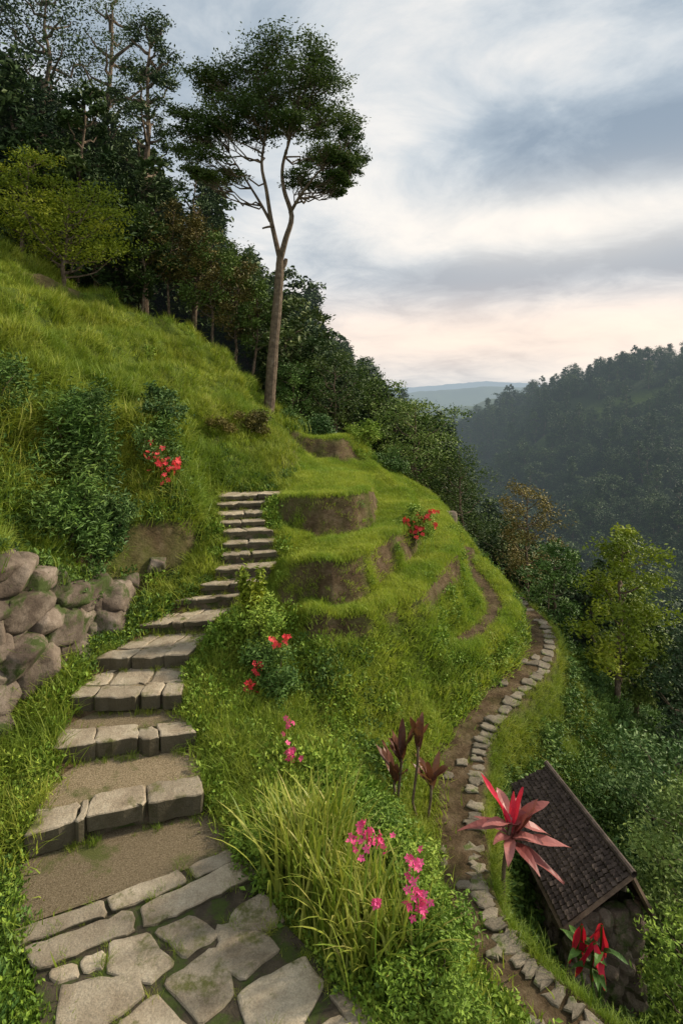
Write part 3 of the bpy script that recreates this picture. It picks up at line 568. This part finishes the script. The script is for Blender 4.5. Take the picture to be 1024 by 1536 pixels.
# landing + flagstones
F=PA();pave=link(bpy.data.objects.new('flagstone_paving',None))
flags=[[(-2.93,5.0),(-2.22,5.32),(-2.13,5.16),(-2.78,4.87)],[(-2.20,5.35),(-1.60,5.66),(-1.48,5.52),(-2.08,5.18)],[(-1.54,5.70),(-1.17,5.92),(-1.05,5.77),(-1.42,5.54)],
[(-2.74,4.84),(-1.92,5.23),(-1.80,5.03),(-2.50,4.66)],[(-1.87,5.25),(-.97,5.80),(-.81,5.58),(-1.74,5.05)],
[(-2.03,4.95),(-1.70,5.02),(-1.36,4.74),(-1.56,4.56),(-1.94,4.70)],[(-1.66,5.04),(-1.36,5.2),(-1.05,5.0),(-1.32,4.78)],[(-1.12,5.12),(-.66,5.02),(-.52,4.86),(-.80,4.60),(-1.06,4.76)],
[(-2.28,4.58),(-1.67,4.68),(-1.53,4.5),(-1.84,4.22),(-2.14,4.26)],[(-1.46,4.6),(-1.1,4.90),(-.92,4.72),(-.84,4.48),(-1.06,4.27)],[(-.84,4.52),(-.31,4.82),(-.12,4.58),(-.32,4.26),(-.70,4.24)],
[(-1.70,4.28),(-1.48,4.52),(-1.12,4.26),(-1.13,4.02),(-1.6,3.98)],[(-2.42,4.68),(-2.22,4.76),(-2.13,4.64),(-2.3,4.58)],[(-2.2,4.80),(-2.02,4.86),(-1.95,4.72),(-2.1,4.65)],
[(-.28,4.22),(.0,4.38),(.14,4.2),(-.05,4.0),(-.3,4.05)],[(-.1,4.52),(.06,4.56),(.28,4.28),(.1,4.22)],[(-1.08,4.2),(-.72,4.2),(-.36,4.10),(-.4,3.83),(-1.05,3.86)],[(-2.06,4.2),(-1.76,4.2),(-1.68,3.95),(-1.98,3.88)],
[(-1.05,5.0),(-.98,5.3),(-.72,5.42),(-.50,5.12),(-.62,5.04)]]
for i,f in enumerate(flags): F.prism(f,-4.745 if i<5 else -4.765,.1,.010,0,.012,weed=.13)
yy=3.75
while yy>1.5:
    xx=-1.85
    while xx<.3:
        w_=rng.uniform(.38,.55);F.prism([(xx,yy-.42),(xx+w_-.05,yy-.4+rng.normal()*.03),(xx+w_-.04,yy+rng.normal()*.03),(xx+.02,yy-.02)],-4.765,.1,.014);xx+=w_
    yy-=.46
F.obj('flagstones',[M_stone],pave)
def sheet(name,poly,z,mat,parent):
    me=bpy.data.meshes.new(name);me.from_pydata([(p[0],p[1],z) for p in poly],[],[list(range(len(poly)))]);me.materials.append(mat);me.update();o=link(bpy.data.objects.new(name,me));o.parent=parent
sheet('joint_dirt',PV,-4.785,M_riser,pave)
sheet('gravel_landing',[(-2.95,5.03),(-3.25,5.7),(-3.25,5.98),(-1.5,6.5),(-1.1,5.95),(-1.5,5.7)],-4.77,M_gravel,pave)
# earth footpath with a worn stone edge
K=PA();fp=SPATH
for i in range(len(fp)-1):
    a=fp[i];b=fp[i+1];d=(b-a)[:2];L=np.linalg.norm(d);d/=L;pn_=np.array([-d[1],d[0]])
    k=max(1,round(L/.26))
    for j in range(k):
        s0=a[:2]+d*L*(j+.04)/k;s1=a[:2]+d*L*(j+.96)/k;zz=a[2]+(b[2]-a[2])*(j+.5)/k+.008
        for (o0,o1,pr) in ((-.30,-.14,.16),(-.10,.06,.10),(.08,.30,.86)):
            if rng.random()>pr: continue
            e=rng.normal(size=4)*.028;K.prism([s0+pn_*(o0+e[0]),s1+pn_*(o0+e[1]),s1+pn_*(o1+e[2]),s0+pn_*(o1+e[3])],zz+rng.normal()*.012,.1,.012,jit=.016,tilt=.04,weed=.05)
K.obj('stone_edged_footpath',[M_wstone])
WD=np.array(WEED);nW=len(WD)
scatter('joint_weeds',c_mead,WD,np.stack([rng.normal(size=nW)*.1,rng.normal(size=nW)*.1,rng.uniform(0,6.28,nW)],1),rng.uniform(.14,.42,nW),rng.integers(0,4,nW))
# rocks
def ico(sub=3):
    import bmesh
    bm=bmesh.new();bmesh.ops.create_icosphere(bm,subdivisions=sub,radius=1);V=np.array([v.co[:] for v in bm.verts]);Fc=np.array([[v.index for v in f.verts] for f in bm.faces]);bm.free();return V,Fc
IV,IF=ico(4)
def rocks(name,items,mat,sm=False):
    Vs=[];Fs=[];Ts=[];n=0
    for (c,sz) in items:
        v=IV.copy();a=rng.uniform(-.5,.5)
        ax=np.array([[math.cos(a),math.sin(a),0],[-math.sin(a),math.cos(a),0],[0,0,1]])
        pl=[unit(s_*ax[k]+rng.normal(size=3)*.2) for k in range(3) for s_ in (-1,1)]+[unit(rng.normal(size=3)) for _ in range(9)]
        for q_,nn_ in enumerate(pl):
            d=rng.uniform(.58,.70) if q_<6 else rng.uniform(.70,.88);ex=np.maximum(0,v@nn_-d);v-=ex[:,None]*nn_*.94
        v*=(1+fbm(v[:,0]*2+v[:,2]*1.3+c[1]*7,v[:,1]*2-v[:,2]+c[0]*9,1,3,5)*.11)[:,None];v=v*np.array(sz)*1.35+np.array(c);Vs.append(v);Fs.append(IF+n);n+=len(v);Ts.append(np.full(len(v),rng.uniform(0,1)))
    return mk(name,np.concatenate(Vs),tris=np.concatenate(Fs),mats=[mat],attrs={'tint':np.concatenate(Ts)},smooth=sm)
base=np.array([(-6.0,3.6,-4.8),(-5.15,5.6,-4.72),(-4.9,6.5,-4.6),(-4.42,7.4,-4.45),(-4.15,8.3,-4.2),(-3.98,9.05,-4.0),(-3.7,9.6,-3.85)])
topz=np.array([-2.3,-2.25,-2.1,-2.05,-2.7,-3.1,-3.45])
items=[];wtop=[]
hh=[rng.uniform(.16,.27) for _ in range(14)]
zoff=0
for rr_ in range(13):
    h=hh[rr_];s=rng.uniform(0,.3)
    while s<6:
        i=int(s);f=s-i;b=base[i]*(1-f)+base[min(i+1,6)]*f;tz=topz[i]*(1-f)+topz[min(i+1,6)]*f;z=b[2]+zoff+h*.8
        w_=rng.uniform(.2,.42)
        if z<tz: items.append(((b[0]-.12*(z-b[2])+rng.normal()*.05,b[1]+rng.normal()*.04,z+rng.normal()*.04),(w_*1.0,w_*1.1,h*rng.uniform(.9,1.3))))
        elif z<tz+.35: wtop.append((b[0]-.2,b[1],tz-.05))
        s+=w_*1.5
    zoff+=h*1.28
rocks('stone_retaining_wall',items,M_rock,True)
wt=np.array(wtop*6)+rng.normal(size=(len(wtop)*6,3))*[.14,.14,.10];nw=len(wt)
scatter('wall_top_plants',c_dherb,wt,np.stack([rng.normal(size=nw)*.3,rng.normal(size=nw)*.3,rng.uniform(0,6.28,nw)],1),rng.uniform(.6,1.5,nw),rng.integers(0,4,nw))
wt=np.array(wtop*4)+rng.normal(size=(len(wtop)*4,3))*[.14,.14,.06];nw=len(wt)
scatter('wall_top_plants',c_mead,wt,np.stack([rng.normal(size=nw)*.3,rng.uniform(.2,.9,nw)*0,rng.uniform(0,6.28,nw)],1),rng.uniform(.5,1.1,nw),rng.integers(0,4,nw))
rk=[]
for (x,y,r_) in [(2.2,5.9,.15),(2.05,6.4,.12),(3.4,6.0,.2),(-3.3,10.15,.17),(-3.7,9.75,.2),(3.1,16.6,.3)]:
    rk.append(((x,y,float(gz(x,y))+r_*.1),(r_,r_,r_*.8)))
rocks('boulders',rk,M_rock,True)
# ------------------------------------------------------------------ hero plants
def clump_obj(name,A,mats,loc): 
    o=A.obj(name,mats);o.location=loc;return o
def ground(x,y): return float(gz(x,y))
# ornamental long grass
A=Acc();r_=np.random.default_rng(5)
cent=[(-.42,5.45,1.2),(-.1,5.25,1.15),(.3,5.15,.95),(-.15,5.7,1.1),(.5,4.85,.75),(-.6,5.75,.85),(.2,4.75,.75),(.0,5.0,.9)]
for cx,cy,H0 in cent:
    g=max(ground(cx,cy),-5.0)
    for i in range(150):
        a=r_.uniform(0,6.283);b=r_.normal(size=2)*.12;H=H0*r_.uniform(.45,1.1);dv=np.array([math.cos(a),math.sin(a)]);dr=r_.uniform(.1,.62);sg=7;s=np.linspace(0,1,sg+1)
        x_=cx+b[0]+dv[0]*H*dr*s**1.7;y_=cy+b[1]+dv[1]*H*dr*s**1.7;z_=g+H*(s-.5*dr*s**2.6);ww=.034*r_.uniform(.5,1.2)*(1-s**2.4)*.5+.0006;pv=np.array([-dv[1],dv[0]])
        V=np.concatenate([np.stack([x_-pv[0]*ww,y_-pv[1]*ww,z_],1),np.stack([x_+pv[0]*ww,y_+pv[1]*ww,z_],1)])
        t0=float(np.clip(r_.normal()*.25+.5,0,1));A.add(V,[(j,sg+1+j,sg+2+j,j+1) for j in range(sg)],0,np.tile(np.clip(t0+(s-.5)*.35,0,1),2))
M_long=leafmat('long_grass_blades',[(.0,(.07,.12,.018)),(.4,(.20,.28,.035)),(.75,(.39,.40,.08)),(1,(.62,.50,.22))],.3,rough=.45)
A.obj('ornamental_grass',[M_long])
def shrub(name,x,y,R_,H,n,ls,mat,dz=0,asp=.42,k=14):
    A=Acc();g=ground(x,y)+dz
    for i in range(k):
        a=rng.uniform(0,6.28);c=np.array([R_*.75*math.cos(a)*rng.random()**.5,R_*.75*math.sin(a)*rng.random()**.5,H*rng.uniform(.2,.85)])
        V,q=tube(bend((0,0,-.1),c,-.05,.1,5),np.linspace(.015,.005,5),4);A.add(V,q,1,.3)
        clump_leaves(A,c,R_*.38,H*.2,n//k,ls,0,sub=9,aspect=asp,sp=.3)
    return clump_obj(name,A,[mat,M_bark],(x,y,g))
shrub('leafy_shrub',-4.6,9.2,.85,1.9,9000,.12,M_dherb,-.5,.26,22)
shrub('leafy_shrub',-4.9,10.1,.9,1.9,9000,.12,M_dherb,-.6,.26,22)
shrub('leafy_shrub',-4.15,9.8,.6,1.6,6500,.11,M_shrub,-.6,.26,20)
shrub('leafy_shrub',-5.8,9.2,.7,1.4,5000,.10,M_dherb,-.3,.3,18)
shrub('leafy_shrub',-3.75,11.3,.65,1.2,5500,.08,M_dherb,-.4,.4,18)
shrub('leafy_shrub',-3.9,12.1,.7,.9,4000,.09,M_shrub,-.2)
shrub('leafy_shrub',-2.35,15.0,.6,.8,4000,.08,M_olive,-.2)
shrub('leafy_shrub',-3.1,14.2,.5,.6,3000,.08,M_olive,-.2)
shrub('leafy_shrub',-1.5,19.3,.8,1.3,4000,.1,M_dherb,-.3)
shrub('leafy_shrub',-.9,18.6,.7,1.1,4000,.1,M_shrub,-.3)
shrub('leafy_shrub',.6,18.3,.6,.8,3000,.09,M_herb,-.2)
shrub('leafy_shrub',1.6,18,.6,.9,3000,.09,M_dherb,-.2)
shrub('leafy_shrub',-1.25,8.9,.5,1.0,5000,.07,M_herb,-.1)
shrub('yellow_leaved_shrub',-1.45,8.95,.25,1.3,1600,.11,M_ygreen,0)
shrub('leafy_shrub',-1.05,8.3,.45,.8,4000,.06,M_dherb,-.1)
shrub('leafy_shrub',1.6,12.7,.5,.7,4500,.07,M_herb,-.05)
shrub('leafy_shrub',.75,5.2,.5,.8,5500,.05,M_herb,-.1)
shrub('leafy_shrub',-.75,5.75,.35,.6,3000,.05,M_herb,-.1)
shrub('leafy_shrub',.35,6.0,.55,.7,5000,.05,M_herb,-.1)
shrub('leafy_shrub',.75,4.5,.45,.5,5500,.045,M_herb,-.05)
def flmat(name,c1,c2): return leafmat(name,[(0,c1),(1,c2)],.2)
M_pink=flmat('pink_petals',(.6,.03,.16),(.9,.14,.36));M_red=flmat('red_petals',(.6,.015,.03),(.88,.11,.12))
def flowers(name,items,mat,size=.045):
    A=Acc()
    for (x,y,z,n,sp) in items:
        for i in range(n):
            c=np.array([x,y,z])+rng.normal(size=3)*sp;ax=unit(rng.normal(size=3)+[0,-.8,.8]);t1=unit(np.cross(ax,[0,0,1.01]));t2=np.cross(ax,t1);t=rng.uniform(0,1)
            for k in range(5):
                a=k*1.2566;d=t1*math.cos(a)+t2*math.sin(a)+ax*.35;w=np.cross(ax,d);s_=size*rng.uniform(.8,1.2)
                A.add([c,c+d*s_*.6+w*s_*.32,c+d*s_,c+d*s_*.6-w*s_*.32],[(0,1,2,3)],0,t)
        g=ground(x,y)
        if z-g<2: V,q=tube(bend((x,y,g),(x,y,z),0,.05,5),.006,4);A.add(V,q,1,.5)
    A.obj(name,[mat,M_herb])
flowers('pink_flowers',[(.22,4.9,-3.8,16,.05),(.33,4.9,-3.88,16,.05),(.1,4.9,-3.85,9,.05),(.60,4.75,-3.95,14,.045),(.63,4.7,-4.18,18,.045),(.28,4.55,-4.1,6,.02),(.66,4.7,-4.26,10,.03)],M_pink,.034)
flowers('pink_flowers',[(-.62,6.9,-4.35,8,.05),(-.6,7.0,-4.5,8,.04),(-.7,7.3,-4.3,6,.05)],M_pink,.04)
flowers('red_flowers',[(-1.28,8.1,-4.2,14,.05),(-1.2,8.2,-3.95,8,.05),(-.85,8.4,-3.65,8,.04),(-1.0,8.3,-3.65,6,.04)],M_red,.045)
flowers('pink_flowers',[(-3.4,10.8,-1.3,14,.12),(-3.2,10.85,-1.4,16,.11),(-3.55,10.85,-1.2,10,.1),(-3.35,10.8,-1.5,9,.1),(-3.7,10.9,-1.3,5,.08)],M_red,.06)
flowers('red_flowers',[(1.45,12.3,-2.85,9,.07),(1.8,12.3,-2.75,9,.07),(1.65,12.25,-3.0,9,.07),(1.95,12.4,-2.6,8,.06),(1.4,12.3,-3.05,6,.05),(2.0,12.4,-2.9,5,.04)],M_red,.055)
def broad(A,b,d,L,W,droop,mi=0,t=.5,fold=.25):
    b=np.array(b,float);d=unit(np.array(d,float));side=unit(np.cross(d,[0,0,1.001]));n=9;s=np.linspace(0,1,n)
    mid=b+d*L*s[:,None];mid[:,2]-=droop*L*s**2;w=W*.5*np.sin(np.pi*np.clip(s*.96+.02,0,1))**.75*(1-.25*s);up=np.cross(side,d)
    wav=np.sin(s*9+t*20)*.012
    V=np.concatenate([mid-side*w[:,None]+up*(w*fold+wav)[:,None],mid,mid+side*w[:,None]+up*(w*fold-wav)[:,None]])
    q=[(r0*n+i,r0*n+i+1,(r0+1)*n+i+1,(r0+1)*n+i) for r0 in range(2) for i in range(n-1)]
    A.add(V,q,mi,np.tile(np.clip(t+(s-.5)*.4,0,1),3))
M_cord=leafmat('cordyline_leaves',[(0,(.06,.035,.02)),(.4,(.22,.06,.055)),(1,(.50,.20,.18))],.2,rough=.4)
M_cordr=leafmat('cordyline_new_leaves',[(0,(.48,.01,.04)),(1,(.72,.05,.09))],.25,rough=.4)
M_cordd=leafmat('dark_cordyline_leaves',[(0,(.06,.025,.02)),(.5,(.19,.08,.05)),(1,(.34,.17,.10))],.2,rough=.4)
A=Acc();g0=ground(1.98,6.84)
V,q=tube(smooth_line([(1.96,6.84,g0-.1),(1.94,6.84,-5.9),(1.98,6.84,-5.5),(2.03,6.84,-5.2)],4),.026,8);A.add(V,q,2,.5)
for a,el,L,W_,mi,dr in [(180,.25,.66,.16,0,.3),(200,.5,.45,.15,0,.3),(150,.5,.5,.14,0,.3),(-8,.1,.70,.17,0,.15),(-28,-.35,.64,.16,0,.1),(15,.6,.62,.18,0,.2),(-60,.3,.46,.15,0,.5),(-110,.4,.42,.15,0,.5),(60,.9,.55,.17,0,.3),(100,.9,.5,.16,0,.3),(150,1.3,.6,.11,1,0),(60,2.6,.45,.09,1,0),(15,1.3,.62,.2,0,.1),(165,2.6,.48,.1,1,0),(-20,1.7,.55,.18,0,.1),(-140,.7,.42,.14,0,.4),(5,-.05,.5,.15,0,.3),(-45,.7,.5,.16,0,.3),(35,1.9,.5,.1,1,.05)]:
    ar_=math.radians(a);broad(A,(2.03,6.84,-5.26+rng.uniform(-.2,.08)),(math.cos(ar_),math.sin(ar_),el),L,W_,dr,mi,rng.uniform(.15,1))
A.obj('red_cordyline_plant',[M_cord,M_cordr,M_bark])
A=Acc()
for (bx,by,tz) in ((.80,7.6,-4.9),(1.02,7.6,-4.75),(1.2,7.6,-5.25),(.72,7.65,-5.2)):
    g0=ground(bx,by);V,q=tube(bend((bx-.05,by,g0-.1),(bx,by,tz),0,.05,6),.018,6);A.add(V,q,1,.5)
    for k in range(8):
        a=rng.uniform(0,6.28);broad(A,(bx,by,tz+rng.uniform(-.1,.05)),(math.cos(a),math.sin(a),rng.uniform(.6,3.5)),rng.uniform(.3,.58),.12,.12,0,rng.uniform(0,1))
A.obj('dark_cordyline_plant',[M_cordd,M_bark])
A=Acc()
for (x,y,z) in ((2.68,6.35,-5.95),(2.88,6.3,-5.9),(2.78,6.25,-6.05)):
    V,q=tube(bend((x,y,ground(x,y)-.1),(x,y,z),0,.05,5),.015,5);A.add(V,q,1,.4)
    for k in range(4): broad(A,(x,y,z),(rng.normal()*.2,rng.normal()*.2,-1),rng.uniform(.36,.5),.1,0,0,rng.uniform(0,1))
    for k in range(4): a=rng.uniform(0,6.28);broad(A,(x,y,z-.3),(math.cos(a),math.sin(a),.8),.35,.09,.5,1,rng.uniform(0,1))
A.obj('red_heliconia_plant',[M_cordr,M_dherb])
# ------------------------------------------------------------------ hut
hut=link(bpy.data.objects.new('tiled_roof_hut',None))
RA=np.array((3.17,8.78,-5.81));RB=np.array((3.49,6.84,-5.81));EA=np.array((2.40,8.86,-6.26));EB=np.array((2.58,6.62,-6.24));FA=np.array((3.53,8.82,-6.44));FB=np.array((3.83,6.98,-6.44))
M_tile=solidmat('roof_tiles',[(.3,(.035,.026,.021)),(.6,(.10,.074,.06)),(.8,(.18,.14,.115))],9,.4,40,rough=.8,moss=((.06,.07,.025),3,.62))
M_wood=solidmat('hut_timber',[(.3,(.06,.04,.03)),(.7,(.17,.12,.08))],5,.4,30)
A=Acc()
for (a0,b0,a1,b1) in ((RA,RB,EA,EB),(RA,RB,FA,FB)):
    nr,nc=14,34
    for r0 in range(nr):
        for c0 in range(nc):
            def pt(u,v): 
                p=a0*(1-u)*(1-v)+b0*u*(1-v)+a1*(1-u)*v+b1*u*v;return p
            u0=(c0+.04)/nc;u1=(c0+.96)/nc;v0=r0/nr;v1=(r0+1.12)/nr;j=rng.normal()*.006
            um=(u0+u1)/2;up=np.array([0,0,1.])
            ps=[pt(u0,v0)+up*(.008+j),pt(um,v0)+up*(.036+j),pt(u1,v0)+up*(.008+j),pt(u0,v1)+up*(.03+j),pt(um,v1)+up*(.062+j),pt(u1,v1)+up*(.03+j),pt(u0,v1)+up*(.006+j),pt(um,v1)+up*(.03+j),pt(u1,v1)+up*(.006+j)]
            A.add(ps,[(0,3,4,1),(1,4,5,2),(3,6,7,4),(4,7,8,5)],0,rng.uniform(0,1))
A.obj('roof_tiles',[M_tile],parent=hut)
def beam(A,a,b,r=.04): V,q=tube([a,(np.array(a)+np.array(b))/2,b],r,4);A.add(V,q,0,.5)
A=Acc();V,q=tube([RA+[0,.05,.04],(RA+RB)/2+[0,0,.035],RB+[0,-.05,.04]],.04,8);A.add(V,q,0,.5);A.obj('ridge_cap',[M_tile],parent=hut)
A=Acc()
dn=np.array([0,0,-.03])
for a,b in ((RA,EA),(RB,EB),(RA,FA),(RB,FB),(EA,EB),(FA,FB),(RA,RB)): beam(A,a+dn,b+dn,.032)
posts=[np.array((2.66,8.64)),np.array((2.78,6.84)),np.array((3.42,8.68)),np.array((3.67,7.06))]
for p_ in posts: beam(A,(p_[0],p_[1],-6.3),(p_[0],p_[1],ground(*p_)-.3),.045)
A.obj('timber_frame',[M_wood],parent=hut)
Wl=[]
def wallrocks(a,b,z1):
    d=b-a;L=np.linalg.norm(d);z0=min(ground(*a),ground(*b))-.2;z=z0
    while z<z1-.05:
        s=rng.uniform(0,.1)
        while s<L:
            w_=rng.uniform(.09,.15);p=a+d*s/L;Wl.append(((p[0],p[1],z+.07),(w_,w_*.8,.085)));s+=w_*1.6
        z+=.125
wallrocks(posts[0],posts[1],-6.42);wallrocks(posts[1],posts[3],-6.36);wallrocks(posts[2],posts[3],-6.44)
IV,IF=ico(2);o=rocks('stone_walls',Wl,M_rock);o.parent=hut
for nm,(a0,b0,b1,a1) in (('roof_deck',(RA,RB,EB,EA)),('roof_deck_back',(RA,FA,FB,RB))):
    me=bpy.data.meshes.new(nm);me.from_pydata([tuple(x) for x in (a0,b0,b1,a1)],[],[(0,1,2,3)]);me.materials.append(M_wood);me.update();o=link(bpy.data.objects.new(nm,me));o.parent=hut
A=Acc();px,py=2.95,6.15;g0=ground(px,py);prof=[(.0,.10),(.22,.13),(.26,.15),(.27,.13),(.2,.11)]
n=16;an=np.arange(n)*2*math.pi/n;V=np.concatenate([np.stack([px+r_*np.cos(an),py+r_*np.sin(an),np.full(n,g0+h+.0)],1) for h,r_ in prof])
A.add(V,[(i*n+j,i*n+(j+1)%n,(i+1)*n+(j+1)%n,(i+1)*n+j) for i in range(4) for j in range(n)]);A.obj('clay_planter',[M_wood])
# ------------------------------------------------------------------ sky & light
SE=math.radians(32);SA=math.radians(72)
w=bpy.data.worlds.new('World');scene.world=w;w.use_nodes=True;nt=w.node_tree;nt.nodes.clear()
out=N(nt,'ShaderNodeOutputWorld');bg=N(nt,'ShaderNodeBackground');sky=N(nt,'ShaderNodeTexSky',sky_type='NISHITA');sky.sun_disc=False;sky.sun_elevation=SE;sky.sun_rotation=SA
tc=N(nt,'ShaderNodeTexCoord');D=tc.outputs['Generated'];sp=N(nt,'ShaderNodeSeparateXYZ');nt.links.new(D,sp.inputs[0])
zc=math_(nt,'MAXIMUM',sp.outputs[2],0);den=math_(nt,'ADD',zc,.2)
cb=N(nt,'ShaderNodeCombineXYZ');nt.links.new(math_(nt,'DIVIDE',sp.outputs[0],den),cb.inputs[0]);nt.links.new(math_(nt,'DIVIDE',sp.outputs[1],den),cb.inputs[1])
n1=noise(nt,.8,10,cb.outputs[0],.52,.35);n2=noise(nt,2.6,9,cb.outputs[0],.62,.5)
def lobe(ax,el,kx,kz):
    c=Vector((ax,1,el)).normalized()
    s=N(nt,'ShaderNodeVectorMath',operation='SUBTRACT');nt.links.new(D,s.inputs[0]);s.inputs[1].default_value=c
    m_=N(nt,'ShaderNodeVectorMath',operation='MULTIPLY');nt.links.new(s.outputs[0],m_.inputs[0]);m_.inputs[1].default_value=(kx,kx*.6,kz)
    d=N(nt,'ShaderNodeVectorMath',operation='DOT_PRODUCT');nt.links.new(m_.outputs[0],d.inputs[0]);nt.links.new(m_.outputs[0],d.inputs[1])
    return math_(nt,'EXPONENT',math_(nt,'MULTIPLY',d.outputs['Value'],-1))
f=math_(nt,'ADD',math_(nt,'MULTIPLY',n1,.8),math_(nt,'MULTIPLY',n2,.5))
for L_,a in ((lobe(.42,.42,4,9),-.18),(lobe(.36,.30,3.6,20),.22),(lobe(.28,.62,5,9),.10),(lobe(.05,.48,6,7),.08),(lobe(-.3,.75,2.2,3.5),-.09),(lobe(.3,.21,3,22),-.16),(lobe(.45,.11,2.5,18),.10),(lobe(.6,.72,4,6),-.08)):
    f=math_(nt,'ADD',f,math_(nt,'MULTIPLY',L_,a))
cl=ramp(nt,f,[(.44,(.28,.35,.43)),(.55,(.41,.48,.55)),(.64,(.61,.655,.69)),(.74,(.82,.81,.79)),(.88,(1.0,.95,.87))])
hz=math_(nt,'EXPONENT',math_(nt,'MULTIPLY',math_(nt,'POWER',math_(nt,'DIVIDE',math_(nt,'SUBTRACT',zc,.09),.075),2),-1))
lb=lobe(.35,.1,1.1,0)
cl=mixc(nt,math_(nt,'MULTIPLY',math_(nt,'MULTIPLY',hz,lb),.62),cl,(1.08,.82,.64))
warm=math_(nt,'MULTIPLY',lobe(.38,.29,3,16),.5);cl=mixc(nt,warm,cl,(1.12,.99,.84))
hz2=math_(nt,'EXPONENT',math_(nt,'MULTIPLY',zc,-40));cl=mixc(nt,math_(nt,'MULTIPLY',hz2,.7),cl,(.62,.62,.62))
v=N(nt,'ShaderNodeVectorMath',operation='SCALE');nt.links.new(cl,v.inputs[0]);v.inputs['Scale'].default_value=11.2
bx=mixc(nt,.95,sky.outputs[0],v.outputs[0]);nt.links.new(bx,bg.inputs[0]);bg.inputs[1].default_value=.1;nt.links.new(bg.outputs[0],out.inputs[0])
sun=bpy.data.lights.new('sun','SUN');sun.energy=5.0;sun.angle=math.radians(6);sun.color=(1,.88,.70);so=link(bpy.data.objects.new('sun',sun))
dirv=Vector((math.sin(SA)*math.cos(SE),math.cos(SA)*math.cos(SE),math.sin(SE)));so.rotation_euler=dirv.to_track_quat('Z','Y').to_euler();so.location=dirv*50
cam=bpy.data.cameras.new('camera');co=link(bpy.data.objects.new('camera',cam));co.location=(0,0,0);co.rotation_euler=(math.radians(90),0,0)
cam.lens=20;cam.sensor_width=36;cam.shift_y=-.118;cam.clip_start=.05;cam.clip_end=20000;scene.camera=co
scene.view_settings.view_transform='Standard';scene.view_settings.look='None';scene.view_settings.exposure=0
print('objs',len(scene.objects))
